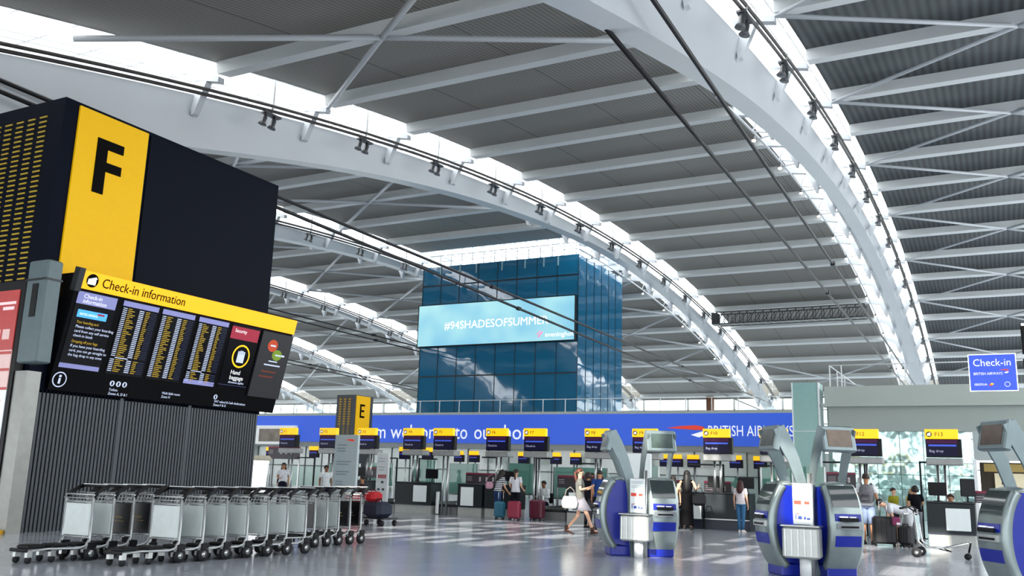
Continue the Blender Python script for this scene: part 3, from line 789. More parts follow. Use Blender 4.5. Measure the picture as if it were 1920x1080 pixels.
for i, s in enumerate(('Please collect your boarding', 'card from any self service', 'check-in kiosk')): itext(s, 0.085, 12.74, 1.43-0.1*i, SWH, n=0.016)
itext('Dropping off your bags', 0.085, 12.74, 1.1, SYE, n=0.016, width=0.65)
for i, s in enumerate(('If you have your boarding', 'card, you can go straight to', 'the bag drop in any zone')): itext(s, 0.085, 12.74, 1.0-0.1*i, SWH, n=0.016)
random.seed(21)
for y0, gap, foot in ((13.78, 26, 0), (14.9, 40, 0), (16.04, 27, 1)):
    m, u, _ = screen(y0)
    m.use(1).box(u,u+1.0,2.10,2.22,0.012,0.014)
    rows = 34
    for r in range(rows):
        v = 2.04-0.044*r
        if r == gap: m.use(2).box(u+0.15,u+0.5,v,v+0.02,0.012,0.014); continue
        m.use(2).box(u+0.03,u+0.14,v,v+0.017,0.012,0.014)
        m.use(3).box(u+0.17,u+0.25+random.random()*0.16,v,v+0.017,0.012,0.014)
        m.use(2).box(u+0.48,u+0.61,v,v+0.02,0.012,0.014)
        m.use(3).box(u+0.66,u+0.74+random.random()*0.06,v,v+0.017,0.012,0.014)
        m.use(4).box(u+0.8,u+0.98,v,v+0.012,0.012,0.014)
    if foot: m.use(1).box(u,u+1.0,0.53,0.64,0.012,0.014)
    m.build('display', mats_s, IB)['label'] = 'screen of flight departure rows'
m, u, _ = screen(17.18)
m.use(6).box(u,u+1.0,1.85,2.18,0.012,0.014); m.use(4).box(u,u+1.0,0.62,0.64,0.012,0.014)
m.build('display', mats_s, IB)['label'] = 'security screen with a hand baggage picture'
itext('Security', 0.13, 17.3, 2.03, TXTW, n=0.016)
c = MB(); c.T = MI; cu, cv = 17.72-12.5, 1.42
c.use(0).add([(cu+0.31*math.cos(a*PI/12), cv+0.31*math.sin(a*PI/12), 0.014) for a in range(24)], [tuple(range(24))])
c.use(1).add([(cu+0.265*math.cos(a*PI/12), cv+0.265*math.sin(a*PI/12), 0.016) for a in range(24)], [tuple(range(24))])
c.use(2).box(cu-0.13,cu+0.12,cv-0.17,cv+0.05,0.016,0.02)
for i in range(4): c.box(cu-0.13+0.066*i,cu-0.08+0.066*i,cv+0.03,cv+0.16-0.02*abs(i-1.5),0.016,0.02)
c.build('hand_symbol', [SIGNY, SBK, SWH], IB)
itext('Hand', 0.16, 17.5, 0.93, TXTW, n=0.016); itext('baggage', 0.16, 17.5, 0.79, TXTW, n=0.016); itext('allowance applies', 0.08, 17.5, 0.69, SWH, n=0.016)
m = ib(18.28,19.47,0.42,2.22,0.0,0.05); o = m.build('advert_panel', mat('advert_dark_grey','#26262c',0.4,emit=0.06), IB)
c = MB(); c.T = MI; cu, cv = 18.75-12.5, 1.86
c.use(0).add([(cu+0.19*math.cos(a*PI/10), cv+0.17*math.sin(a*PI/10), 0.053) for a in range(20)], [tuple(range(20))])
c.use(1).add([(cu+0.24+0.19*math.cos(a*PI/10), cv-0.24+0.15*math.sin(a*PI/10), 0.055) for a in range(20)], [tuple(range(20))])
c.use(2).box(cu-0.2,cu+0.35,1.12,1.16,0.052,0.054).box(cu-0.25,cu+0.3,0.98,1.02,0.052,0.054)
c.build('advert_print', [mat('print_orange','#c2461c',0.4,emit=0.3,var=0), mat('print_green','#7e9a2a',0.4,emit=0.2,var=0), mat('print_brown','#7a3320',0.4,emit=0.1,var=0)], IB)
c = MB(); c.T = MI
for u_, v_, w_, h_ in ((18.66,1.84,0.2,0.045),(18.92,1.6,0.2,0.04),(19.14,1.6,0.14,0.05),(18.72,1.42,0.34,0.03),(18.58,1.31,0.62,0.035)): c.box(u_-12.5,u_-12.5+w_,v_,v_+h_,0.056,0.06)
c.build('advert_text_bars', SWH, IB)  # white bars stand for the advert's small lettering
# bottom strip: information mark and small directions
c = MB(); c.T = MI; cu, cv = 0.22, 0.26
def disc(mb, r, n_, k=24): mb.add([(cu+r*math.cos(a*2*PI/k), cv+r*math.sin(a*2*PI/k), n_) for a in range(k)], [tuple(range(k))])
c.use(0); disc(c, 0.17, 0.004); c.use(1); disc(c, 0.145, 0.006); c.use(0).box(cu-0.025,cu+0.025,cv-0.09,cv+0.03,0.006,0.009).box(cu-0.028,cu+0.028,cv+0.05,cv+0.1,0.006,0.009)
for du, dv in ((1.55,0.33),(1.72,0.33),(1.89,0.33),(4.72,0.3)):
    cu, cv = du, dv-0.02; c.use(0); disc(c, 0.065, 0.004, 12); c.use(1).box(cu-0.02,cu+0.02,cv-0.04,cv+0.04,0.005,0.008)
c.build('information_symbols', [SWH, BBLK], IB)
for y, v, a, b in ((14.0,0.14,'Toilets','Zones A, D & I'), (15.5,0.2,'Multi faith room','Zone H'), (17.2,0.14,'VAT refund & Cash declarations','Zones F & G')):
    itext(a, 0.085, y, v, SWH, n=0.01); itext(b, 0.085, y, v-0.09, SWH, n=0.01)

# ------------------------------------------------------------------ E pillar
ep = thing('zone_pillar', 'dark zone pillar with yellow panel and letter E, right of the information board', 'pillar', (-36.3, 46.0, 0))
MB().box(-0.72,0.72,0,1.9,0,6.16).build('body', mat('pillar_grey','#3f454a',0.4,0.2), ep)
MB().box(0.72,0.76,0.12,1.55,3.4,6.12).build('zone_panel', YEL, ep)['label'] = 'yellow panel with black letter E'
q = MB()
for y0,y1,z0,z1 in ((0.5,0.63,4.75,5.6),(0.63,0.98,5.48,5.6),(0.63,0.93,5.12,5.24),(0.63,0.98,4.75,4.87)): q.box(0.76,0.78,y0,y1,z0,z1)
q.build('lettering', TXTK, ep)
q = MB()
for i in range(3):
    q.use(1).box(-0.5+0.36*i,-0.32+0.36*i,-0.015,0,0.2,6.0)
    for j in range(11): q.use(0).box(-0.5+0.36*i,-0.3+0.36*i,-0.03,-0.015,4.3+0.155*j,4.36+0.155*j)
q.build('slot_grille', [mat('pillar_yellow_slot','#b08a1e',0.5,emit=0.1), mat('pillar_bronze','#6b5a3a',0.4,0.3)], ep)

# white framed screen at the banner's left end, frame glow added to brighten it
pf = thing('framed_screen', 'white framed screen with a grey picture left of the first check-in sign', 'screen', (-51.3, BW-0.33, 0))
MB().rbox(-3.4,0.9,-0.15,0.2,3.40,4.93,0.03).build('frame', mat('white_frame_added_glow','#e2e6e6',0.4,emit=0.35,var=0), pf)
MB().box(-2.9,-0.35,-0.18,-0.15,3.62,4.66).build('display', mat('picture_grey_brown','#8f8478',0.4,var=0.35,scale=1.5), pf)

# ------------------------------------------------------------------ blue check-in sign on the black mast
ms = MB(); ms.rbox(-0.05,0.12,-0.06,0.06,0,4.0,0.02); 
mt = thing('sign_mast', 'black upright mast at the right edge holding the blue check-in sign', 'mast', (0.50,16.05,0))
ms.build('mast_post', BLACK, mt); MB().box(-0.04,0.11,-0.07,0.07,3.96,4.0).build('cap', CHROME, mt)
cs = thing('check_in_sign', 'small blue check-in sign clamped to the black mast', 'sign', (0.02,16.0,0))
MB().box(-0.335,0.335,-0.03,0.03,2.95,3.535).build('frame', CHROME, cs)
MB().box(-0.322,0.322,-0.036,-0.03,2.962,3.522).build('face', mat('sign_blue','#2f55dd',0.35,emit=0.42,var=0.02), cs)
text('Check-in', 0.16, TXTW, cs, (-0.27,-0.04,3.345), width=0.52)
text('BRITISH AIRWAYS', 0.06, TXTW, cs, (-0.27,-0.04,3.205), width=0.40)
text('IBERIA', 0.05, TXTW, cs, (-0.27,-0.04,3.04), width=0.18)
q = MB(); q.use(0).add([(0.08,-0.04,3.285),(0.2,-0.04,3.265),(0.235,-0.04,3.275),(0.2,-0.04,3.29)],[(0,1,2,3)]); q.use(1).add([(0.15,-0.04,3.235),(0.2,-0.04,3.255),(0.225,-0.04,3.245),(0.19,-0.04,3.225)],[(0,3,2,1)])
q.use(0).box(-0.06,-0.02,-0.04,-0.036,3.035,3.06); q.use(2).box(-0.04,0.0,-0.041,-0.036,3.05,3.075)
q.use(1).add([(0.19+0.04*math.cos(a*PI/8),-0.04,3.055+0.04*math.sin(a*PI/8)) for a in range(16)],[tuple(range(16))]); q.use(3).add([(0.19+0.033*math.cos(a*PI/8),-0.041,3.055+0.033*math.sin(a*PI/8)) for a in range(16)],[tuple(range(16))])
q.build('emblems', [mat('emblem_red','#e0402c',0.4,emit=0.4,var=0), TXTW, SIGNY, mat('sign_blue','#2f55dd',0.35)], cs)
for z in (3.48, 3.02): MB().rbox(0.335,0.46,-0.04,0.04,z-0.035,z+0.035,0.01).build('clamp', WHITE, cs)
# ------------------------------------------------------------------ check-in signs over the desks
SX = {1:-24.9, 2:-22.87, 3:-21.03, 4:-18.94, 5:-17.62, 6:-15.43, 7:-13.94, 8:-11.67, 9:-10.0, 10:-7.67, 11:-5.93, 12:-3.4, 13:-1.35}
DESKX = [(-22.3,-20.85),(-19.8,-18.2),(-17.1,-16.1),(-16.0,-14.75),(-12.85,-11.3),(-9.08,-8.2),(-8.15,-6.75),(-4.8,-3.7)]
SNAVY = mat('sign_screen_navy', '#12112e', 0.35, emit=0.3, spec=0.15); SPUR = mat('sign_screen_purple', '#451a40', 0.4, emit=0.25, spec=0.15)
def sign_body(t, w=0.84, big=True):
    MB().rbox(-w/2,w/2,0,0.16,2.78,3.05,0.012).build('header', SIGNY, t)
    MB().rbox(-w/2+0.01,w/2+0.07,0.02,0.2,2.28,2.78,0.01).build('screen_housing', BLACK, t)
    q = MB(); q.use(0).box(-w/2+0.03,w/2-0.03,0.01,0.02,2.31,2.76)
    q.use(1).box(-w/2+0.03,w/2-0.03,0.006,0.01,2.66,2.76)
    q.use(2).box(-w/2+0.08,w/2-0.06,0.004,0.008,2.58,2.63)
    q.build('display', [SNAVY, SPUR, mat('sign_blue_line','#3a54c8',0.4,emit=0.5,var=0)], t)
def sign(i):
    x = SX[i]
    spot = {1:'leftmost of the signs, beside the framed screen',2:'left of the E pillar',3:'just below the E pillar yellow panel',4:'over the letters wel',5:'over the letters come',6:'over the word our',7:'over the end of the word home',
            8:'behind the left kiosk arm of the middle kiosk pair',9:'above the middle kiosk pair',10:'just right of the red ribbon emblem',11:'at the right end of the blue banner',12:'against the pale right wall by a kiosk',13:'alone over the desk with the black monitor'}[i]
    t = thing('desk_sign', f'yellow-topped check-in screen sign F{i}, {spot}', 'sign', (x, 28.0, 0), 0, 'yellow check-in signs over the front desks')
    sign_body(t)
    MB().rbox(-0.42,0.5,0.0,0.44,2.07,2.26,0.02).build('light_box', mat('sign_fascia_grey','#9a9c9b',0.4,0.3), t)
    over = any(a < x-0.16 < b for a, b in DESKX)
    zb = 1.115 if over else 0.0
    for px in (-0.16, 0.02): MB().cyl((px,0.38,zb), 0.04, 2.07-zb, n=10).build('post', STEEL, t)
    text(f'F{i}', 0.15, mat('sign_number_brown','#5a4410',0.5,var=0), t, (-0.17,-0.006,2.86))
    text('Bag drop' if i > 7 else 'Check-in', 0.10, mat('sign_text_grey','#a9acc8',0.5,emit=0.4,var=0), t, (-0.33,0.003,2.42))
    q = MB(); q.add([(-0.31+0.075*math.cos(a*PI/8),-0.004,2.91+0.075*math.sin(a*PI/8)) for a in range(16)],[tuple(range(16))])
    q.use(1).box(-0.355,-0.27,-0.008,-0.004,2.87,2.93).add([(-0.35,-0.008,2.93),(-0.28,-0.008,2.96),(-0.26,-0.008,2.93)],[(0,2,1)])
    q.build('bag_symbol', [mat('sign_number_brown','#5a4410',0.5,var=0), TXTW], t)
for i in SX: sign(i)
MIRRORX = [(-49.6,53.9,'leftmost, below the framed screen'),(-42.2,50.2,'left of the white notice board'),(-33.9,49.2,'just right of the white totem'),(-32.4,49.6,'above the red-topped gate at the left'),
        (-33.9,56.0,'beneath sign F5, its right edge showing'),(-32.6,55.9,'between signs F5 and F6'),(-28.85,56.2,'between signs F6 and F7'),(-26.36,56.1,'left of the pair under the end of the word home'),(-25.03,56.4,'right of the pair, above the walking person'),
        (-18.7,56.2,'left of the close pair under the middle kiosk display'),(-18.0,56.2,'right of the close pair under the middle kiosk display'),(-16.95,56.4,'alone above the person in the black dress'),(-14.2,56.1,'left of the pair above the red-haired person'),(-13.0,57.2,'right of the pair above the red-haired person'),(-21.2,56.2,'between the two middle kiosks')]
for x, y, s in MIRRORX:  # reflections of the front signs in the glass, built as solid signs
    t = thing('mirrored_desk_sign', f'small reflected yellow-topped desk sign, {s}', 'sign', (x, y, 0), 0, 'reflected row of yellow desk signs under the banner')
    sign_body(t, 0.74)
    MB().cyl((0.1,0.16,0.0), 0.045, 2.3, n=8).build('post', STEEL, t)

# ------------------------------------------------------------------ check-in desks
KICK = mat('pale_kick_panel', '#b6b9b4', 0.4); DARKB = mat('navy_base_band', '#1c2436', 0.4)
def monitor(x, y, z, rz, label, w=0.5, h=0.34, cat='monitor'):
    t = thing('monitor', label, cat, (x,y,z), rz, 'black monitors on the check-in desks')
    MB().rbox(-w/2,w/2,-0.02,0.03,0.14,0.14+h,0.01).build('display', BLACK, t)
    MB().cyl((0,0.04,0.01),0.02,0.2,n=8).build('stand', BLACK, t)
    MB().cyl((0,0.03,0),0.11,0.015,n=14).build('base', BLACK, t)
    return t
def desk(x0, x1, label, poster=None, y=28.3, depth=0.75, h=1.08, kick=0.3, dark=False):
    xc = (x0+x1)/2; w = x1-x0
    t = thing('check_in_desk', label, 'desk', (xc, y, 0), 0, 'dark check-in desks in the front row')
    MB().rbox(-w/2,w/2,0,depth,kick,h,0.015).build('body', CHAR, t)
    MB().rbox(-w/2-0.01,w/2+0.01,-0.03,depth+0.02,h,h+0.035,0.01).build('counter_top', mat('desk_top_dark','#23282c',0.25), t)
    MB().box(-w/2+0.02,w/2-0.02,0.03,depth-0.03,0,kick).build('kick_panel', DARKB if dark else KICK, t)
    MB().box(-w/2+0.005,w/2-0.005,-0.008,0.0,kick,kick+0.03).build('edge_strip', DARKB if not dark else STEEL, t)
    if poster:
        a, b, z0, z1 = poster
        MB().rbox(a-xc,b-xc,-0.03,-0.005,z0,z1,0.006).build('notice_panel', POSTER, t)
    return t
desk(-22.3,-20.85,'dark check-in desk mostly hidden behind the baggage trolley rows')
desk(-19.8,-18.2,'dark check-in desk with a square white notice panel, left of the first luggage belt',(-18.97,-18.4,0.42,1.0))
desk(-17.1,-16.1,'dark check-in desk with a white notice panel beside the striped-shirt person',(-16.95,-16.43,0.36,1.0))
desk(-16.0,-14.75,'plain dark check-in desk behind the person in the striped shirt')
desk(-12.85,-11.3,'dark check-in desk with a white panel behind the walking person',(-12.75,-12.0,0.35,0.95))
desk(-9.08,-8.2,'dark check-in desk with a white panel behind the long black dress',(-8.67,-8.25,0.30,0.95), dark=True)
desk(-8.15,-6.75,'plain black check-in desk left of the red-haired person', dark=True)
desk(-4.8,-3.7,'dark check-in desk half hidden behind the right kiosk pair')
desk(-1.72,-0.60,'wide dark check-in desk with a large white notice, left of the rightmost kiosk',(-1.28,-0.72,0.40,0.95),y=26.2)
monitor(-18.5,28.75,1.115,0.1,'black monitor on the desk with the square white notice panel')
monitor(-15.2,28.7,1.115,-0.1,'black monitor behind the striped-shirt person')
monitor(-7.95,28.9,1.115,0.0,'dark monitor on the desk beside the person in the black dress')
monitor(-1.45,26.5,1.115,0.0,'large black monitor standing on the wide right desk',0.44,0.34)
monitor(-0.75,26.75,1.115,0.4,'dark monitor at the right end of the wide right desk',0.36,0.45)
monitor(-7.0,28.9,1.115,0.2,'dark monitor close to the red-haired person')
monitor(-21.7,28.7,1.115,0.0,'black monitor left of the white notice board')
# luggage belts between the desks
def belt(x0, x1, label, y=28.5):
    xc = (x0+x1)/2; w = (x1-x0)/2
    t = thing('luggage_belt', label, 'luggage belt', (xc, y, 0), 0, 'luggage belts between check-in desks')
    MB().box(-w+0.04,w-0.04,0,1.8,0.28,0.36).build('belt_surface', RUBBER, t)
    MB().box(-w+0.03,w-0.03,0.02,1.8,0.0,0.28).build('base', mat('belt_base_grey','#7c7f7d',0.4,0.3), t)
    MB().box(-w,w,1.75,1.8,0.36,0.85).build('back_panel', mat('belt_dark','#33302f',0.5), t)
    for s in (-1,1): MB().rbox(s*w-0.03,s*w+0.03,-0.05,1.7,0.36,0.46,0.01).build('side_guard', STEEL, t)
    MB().rbox(-w-0.02,-w+0.12,-0.12,-0.0,0,0.82,0.03).build('end_post', STEEL, t)
belt(-18.05,-17.2,'steel luggage belt with a silver end post left of the notice panel desk')
belt(-13.85,-12.95,'steel luggage belt right of the burgundy suitcase')
belt(-11.2,-9.4,'luggage belt between the walking person and the person in the black dress')
belt(-6.1,-4.8,'luggage belt right of the red-haired person')
belt(-20.75,-19.9,'luggage belt left of the square notice panel desk')
# bag size gauges with a burgundy top edge
def gauge(x0, x1, y, z1, label, h=0.42):
    xc = (x0+x1)/2; w = (x1-x0)/2
    t = thing('bag_gauge', label, 'bag gauge', (xc, y, 0), 0, 'burgundy-topped baggage notices')
    MB().box(-w,w,0,0.05,z1-h,z1-0.06).build('panel', mat('gauge_dark','#3a343b',0.4,emit=0.03), t)
    MB().rbox(-w,w,-0.02,0.06,z1-0.06,z1+0.01,0.01).build('top_edge', BURG, t)
    for s in (-1,1): MB().box(s*w-0.03,s*w+0.03,0.0,0.05,0,z1-h).build('leg', STEEL, t)
    q = MB()
    for i in range(3): q.box(-w+0.05,-w+0.27,-0.006,0,z1-0.15-0.06*i,z1-0.135-0.06*i)
    for i in range(3): q.box(-w*0.2+0.28*i,-w*0.2+0.07+0.28*i,-0.006,0,z1-0.3,z1-0.14)
    q.build('notice_print', mat('print_grey','#b9b3b8',0.5,emit=0.1,var=0), t)
gauge(-17.75,-16.3,29.95,1.50,'burgundy-topped dark baggage notice behind the luggage belt at centre left')
gauge(-13.95,-12.2,29.95,1.50,'burgundy-topped dark baggage notice left of the walking person')
gauge(-10.2,-9.4,29.95,1.45,'burgundy-topped baggage notice between the middle kiosk pair and the person in the black dress')
gauge(-8.7,-7.8,30.2,1.45,'burgundy-topped baggage notice behind the person in the black dress')
gauge(-4.75,-3.9,29.95,1.83,'burgundy-topped dark baggage notice behind the right kiosk pair',0.45)
gauge(-0.62,0.3,27.0,1.40,'burgundy-topped baggage notice behind the rightmost kiosk',0.3)
gauge(-27.3,-25.6,29.6,2.35,'burgundy-topped notice above the glowing white counter at far left',0.5)
gauge(-22.6,-21.9,30.2,1.6,'small burgundy-topped notice behind the staff person with a bun',0.4)
# black door-like frames with a crossbar
def blackframe(x, y, z, w, label):
    t = thing('barrier_frame', label, 'frame', (x*1.02,y+0.6,0), 0, 'thin black frames behind the desks')
    MB().cbox((0,0,z/2),(0.05,0.05,z)).build('upright', BLACK, t)
    MB().box(-w if w > 0 else 0, 0 if w > 0 else -w, -0.025,0.025,z-0.05,z).build('crossbar', BLACK, t)
    MB().box(-0.1,0.1,-0.1,0.1,0,0.02).build('foot_plate', BLACK, t)
for x, z, w, s in ((-24.2,1.95,0.9,'beside the staff person with a bun'),(-20.2,2.0,0.8,'right of the white totem sign'),(-19.2,2.0,-0.8,'left of the small yellow emblem'),(-15.9,2.1,0.6,'just left of the two people at the desk'),(-14.3,2.1,-0.7,'right of the two people at the desk'),
                   (-12.0,1.95,0.6,'behind the walking person'),(-7.7,2.0,1.2,'right of the person in the black dress'),(-6.6,2.0,-0.5,'above the red-haired person'),(-3.5,2.15,1.2,'left of the rucksack wearer'),(-2.0,2.2,-0.9,'left of the black monitor on the right')):
    blackframe(x, 28.9, z, w, 'thin black upright frame '+s)
# green glass screens on steel posts behind the desks
GS = glass('green_screen_glass', '#6fae9f', 0.5)
for a, b, z0, z1, s in ((-24.9,-23.2,0.9,1.75,'behind the staff person with a bun'),(-22.8,-21.5,0.9,1.8,'left of the white notice board'),(-20.6,-19.5,0.8,1.95,'right of the notice board'),(-18.9,-17.6,0.7,1.85,'above the first luggage belt'),(-16.3,-15.2,0.8,1.9,'left behind the striped-shirt person'),
                       (-14.4,-12.3,0.7,1.8,'right of the seated staff member'),(-11.9,-10.4,0.8,1.9,'behind the walking person'),(-8.6,-7.6,0.8,1.6,'behind the person in the black dress'),(-6.9,-5.9,0.8,1.95,'behind the red-haired person'),(-5.7,-4.9,0.8,2.0,'left of the green end column')):
    t = thing('glass_screen', 'green-tinted glass screen '+s, 'glass screen', ((a+b)/2, 30.6, 0), 0, 'green glass screens behind the desks')
    w = (b-a)/2
    MB().box(-w,w,-0.01,0.01,z0,z1).build('pane', GS, t)
    for q in (-1,1): MB().cbox((q*w,0,z1/2),(0.05,0.05,z1)).build('post', STEEL, t)
    MB().box(-w,w,-0.02,0.02,z0-0.04,z0).build('rail', STEEL, t)
# glowing white counter at far left
t = thing('lit_counter', 'glowing white rounded counter beside the fluted black wall', 'counter', (-26.6,28.2,0))
MB().tube([(0,0,0.5),(0,0,1.75)],[0.42,0.5],24).build('lit_body', mat('lit_counter_white','#ffffff',0.4,emit=1.6,var=0), t)
MB().tube([(0,0,1.75),(0,0,1.82),(0,0,1.95)],[0.6,0.62,0.5],24).build('counter_top', mat('counter_cream','#d9d2bd',0.4), t)
MB().tube([(0,0,0),(0,0,0.5)],[0.4,0.42],24).build('base', DSTEEL, t)

# ------------------------------------------------------------------ notice totems
t = thing('notice_board', 'tall pale notice board standing in front of the E pillar', 'notice board', (-17.68,22.6,0))
MB().rbox(-0.45,0.45,-0.04,0.06,0.15,2.53,0.02).build('panel', mat('notice_grey','#b5c3c6',0.35,emit=0.05,var=0.02), t)
MB().rbox(-0.5,0.5,-0.25,0.25,0,0.15,0.02).build('base', DSTEEL, t)
q = MB()
for z, w in ((2.2,0.35),(2.1,0.3),(2.02,0.32),(1.7,0.55),(1.62,0.45),(1.4,0.5),(1.32,0.4),(1.1,0.28),(1.02,0.3),(0.7,0.5),(0.62,0.35)): q.box(-0.33,-0.33+w,-0.045,-0.04,z,z+0.035)
q.use(1).add([(-0.05,-0.045,2.38),(0.25,-0.045,2.33),(0.33,-0.045,2.36),(0.2,-0.045,2.40)],[(0,1,2,3)])
q.build('notice_print', [mat('print_soft_grey','#8f9da6',0.5,var=0), mat('emblem_red','#e0402c',0.4,emit=0.4,var=0)], t)
t = thing('totem_sign', 'slim white rounded totem sign with small pictograms left of the dark desks', 'sign', (-19.45,27.0,0))
MB().rbox(-0.28,0.28,-0.04,0.04,0.35,2.12,0.05).build('panel', WHITE, t)
MB().cyl((0,0,0.0),0.25,0.04,n=20).cyl((0,0.0,0.04),0.04,0.4,n=10).build('base', STEEL, t)
q = MB()
for i in range(4): q.use(0).box(-0.16+0.09*i,-0.1+0.09*i,-0.05,-0.04,1.22,1.35)
for x, z in ((-0.17,0.8),(0.03,0.8),(-0.02,1.05)): q.use(1).box(x,x+0.1,-0.05,-0.04,z,z+0.07)
for z in (1.9,1.8,1.6,1.5): q.use(2).box(-0.18,0.1,-0.05,-0.04,z,z+0.02)
q.build('pictograms', [mat('print_red','#b0343f',0.5,var=0), mat('print_dark','#30343c',0.5,var=0), mat('print_soft_grey','#8f9da6',0.5,var=0)], t)

# ------------------------------------------------------------------ self-service kiosks
KDISP = mat('kiosk_display_dark', '#3c4547', 0.1, coat=0.5)
def arc_pts():
    # side profile of the front shell, (y, z), y negative is forward
    P = []
    for i in range(29):
        a = -0.98+1.90*i/28
        P.append((-0.53*math.cos(a)+0.14, 0.80+0.84*math.sin(a)*0.93))
    return P
def kiosk(loc, rz, label, near=True, disp='#4a4a44'):
    t = thing('check_in_kiosk', label, 'kiosk', loc, rz, 'curved blue and grey self-service kiosks')
    W = 0.295
    P = arc_pts()
    # blue body between the shell and the spine
    body = [(y+0.05, z) for y, z in P if z > 0.2] + [(0.15,1.40),(0.21,0.9),(0.17,0.18)]
    MB().prism(body, -W+0.04, W-0.04, 'x').build('side_body', KBLUE, t)
    # curved front shell
    sh = MB(); n = len(P); sh.smooth = True
    def off(i, d):
        a = Vector(P[max(i-1,0)]); b = Vector(P[min(i+1,n-1)]); tt = (b-a).normalized(); nn = Vector((tt.y,-tt.x))
        return Vector(P[i])-nn*(-d) if False else Vector(P[i])+Vector((-tt.y, tt.x))*d
    rings = []
    for i in range(n):
        wi = W*(0.93+0.07*math.sin(PI*i/(n-1)))
        o0 = off(i, 0.05); o1 = off(i, 0.075); i0 = off(i, -0.05)
        rings.append([(-wi,i0.x,i0.y),(-wi,o0.x,o0.y),(-wi+0.05,o1.x,o1.y),(wi-0.05,o1.x,o1.y),(wi,o0.x,o0.y),(wi,i0.x,i0.y)])
    sh.ring(rings, True, True); sh.build('front_shell', KGREY2, t)
    def panel(i0, i1, w, d, m, name, label=None):
        q = MB()
        rs = [[(-w,off(i,d).x,off(i,d).y),(w,off(i,d).x,off(i,d).y)] for i in range(i0,i1+1)]
        vs = [p for r in rs for p in r]; q.add(vs, [(2*k,2*k+1,2*k+3,2*k+2) for k in range(len(rs)-1)], True)
        # thickness
        rs2 = [[(-w,off(i,0.06).x,off(i,0.06).y),(w,off(i,0.06).x,off(i,0.06).y)] for i in range(i0,i1+1)]
        vs2 = [p for r in rs2 for p in r]; m0 = len(vs)
        q.add(vs+vs2, [(0,1,m0+1,m0),(m0-2,m0-1,2*m0-1,2*m0-2)]+[(2*k,2*k+2,m0+2*k+2,m0+2*k) for k in range(len(rs)-1)]+[(2*k+1,2*k+3,m0+2*k+3,m0+2*k+1) for k in range(len(rs)-1)])
        o = q.build(name, m, t)
        if label: o['label'] = label
        return o
    panel(20, 27, W-0.06, 0.085, KDISP, 'touch_screen', 'dark touch screen')
    cr = panel(16, 18, W-0.07, 0.095, KBLUE, 'card_reader', 'blue card reader panel')
    y8 = off(16,0.12); y7 = off(15,0.09)
    MB().rbox(-0.16,0.16,y8.x-0.03,y8.x+0.03,y8.y-0.005,y8.y+0.05,0.008).build('card_slot', BLACK, cr)
    MB().box(-0.16,-0.02,y8.x+0.0,y8.x+0.035,y8.y+0.055,y8.y+0.075).box(0.02,0.12,y8.x+0.0,y8.x+0.035,y8.y+0.055,y8.y+0.07).build('card_print', TXTW, cr)
    MB().cbox((0.0,y7.x-0.005,y7.y-0.02),(0.42,0.05,0.09)).build('printer_slot', STEEL, t)
    MB().cbox((0.0,y7.x-0.035,y7.y-0.03),(0.3,0.02,0.03)).build('ticket_mouth', BLACK, t)
    panel(9, 12, W-0.07, 0.09, KBLUE, 'lower_panel', 'blue lower panel')
    MB().rbox(-W+0.03,W-0.03,-0.25,0.2,0,0.19,0.02).build('plinth', KBLUE, t)
    # top hood
    MB().ell((0,-0.10,1.44),(W*0.86,0.17,0.06),16,6,-0.2,1.0).build('hood', KGREY2, t)
    # two curved spines that rise behind and lean forward
    for s in (-1,1):
        path = [(0.27,0.0),(0.22,0.35),(0.19,0.75),(0.17,1.15),(0.11,1.5),(0.00,1.83),(-0.14,2.12),(-0.25,2.36)]
        wd = [0.13,0.11,0.10,0.09,0.085,0.10,0.12,0.10]
        q = MB(); rings = []
        for i, ((y,z),w) in enumerate(zip(path,wd)):
            a = Vector(path[max(i-1,0)]); b = Vector(path[min(i+1,len(path)-1)]); d = (b-a).normalized(); nn = Vector((d.y,-d.x))
            p0 = Vector((y,z))-nn*w; p1 = Vector((y,z))+nn*w
            xx = s*(W-0.02)
            rings.append([(xx-0.018,p0.x,p0.y),(xx+0.018,p0.x,p0.y),(xx+0.018,p1.x,p1.y),(xx-0.018,p1.x,p1.y)])
        q.ring(rings, True, False).build('spine', KGREY, t)
    # raised display
    hd = MB(); hd.T = Matrix.Translation((0,-0.25,2.17)) @ Matrix.Rotation(-0.22, 4, 'X')
    hd.rbox(-W+0.0,W-0.0,-0.07,0.05,-0.2,0.22,0.02); hd = hd.build('raised_display', KGREY, t)
    g = MB(); g.T = Matrix.Translation((0,-0.25,2.17)) @ Matrix.Rotation(-0.22, 4, 'X')
    g.box(-W+0.08,W-0.08,-0.078,-0.07,-0.13,0.15); g.build('display_glass', mat('kiosk_pic_'+disp[1:], disp, 0.15, emit=0.12, var=0.4, scale=4), hd)
    return t
kiosk((-6.66,17.25,0), math.radians(-56), 'left kiosk of the middle pair, showing its bright blue side', disp='#5d6669')
kiosk((-5.98,17.45,0), math.radians(38), 'right kiosk of the middle pair, its grey front turned to the camera', disp='#3c4a47')
kiosk((-3.14,15.75,0), math.radians(-52), 'left kiosk of the right pair, front turned left', disp='#4d504f')
kiosk((-2.47,15.95,0), math.radians(40), 'right kiosk of the right pair with a brownish raised display', disp='#5d4a38')
kiosk((0.2,14.5,0), math.radians(-54), 'rightmost kiosk, cut off by the right edge of the picture', disp='#4a3a30')

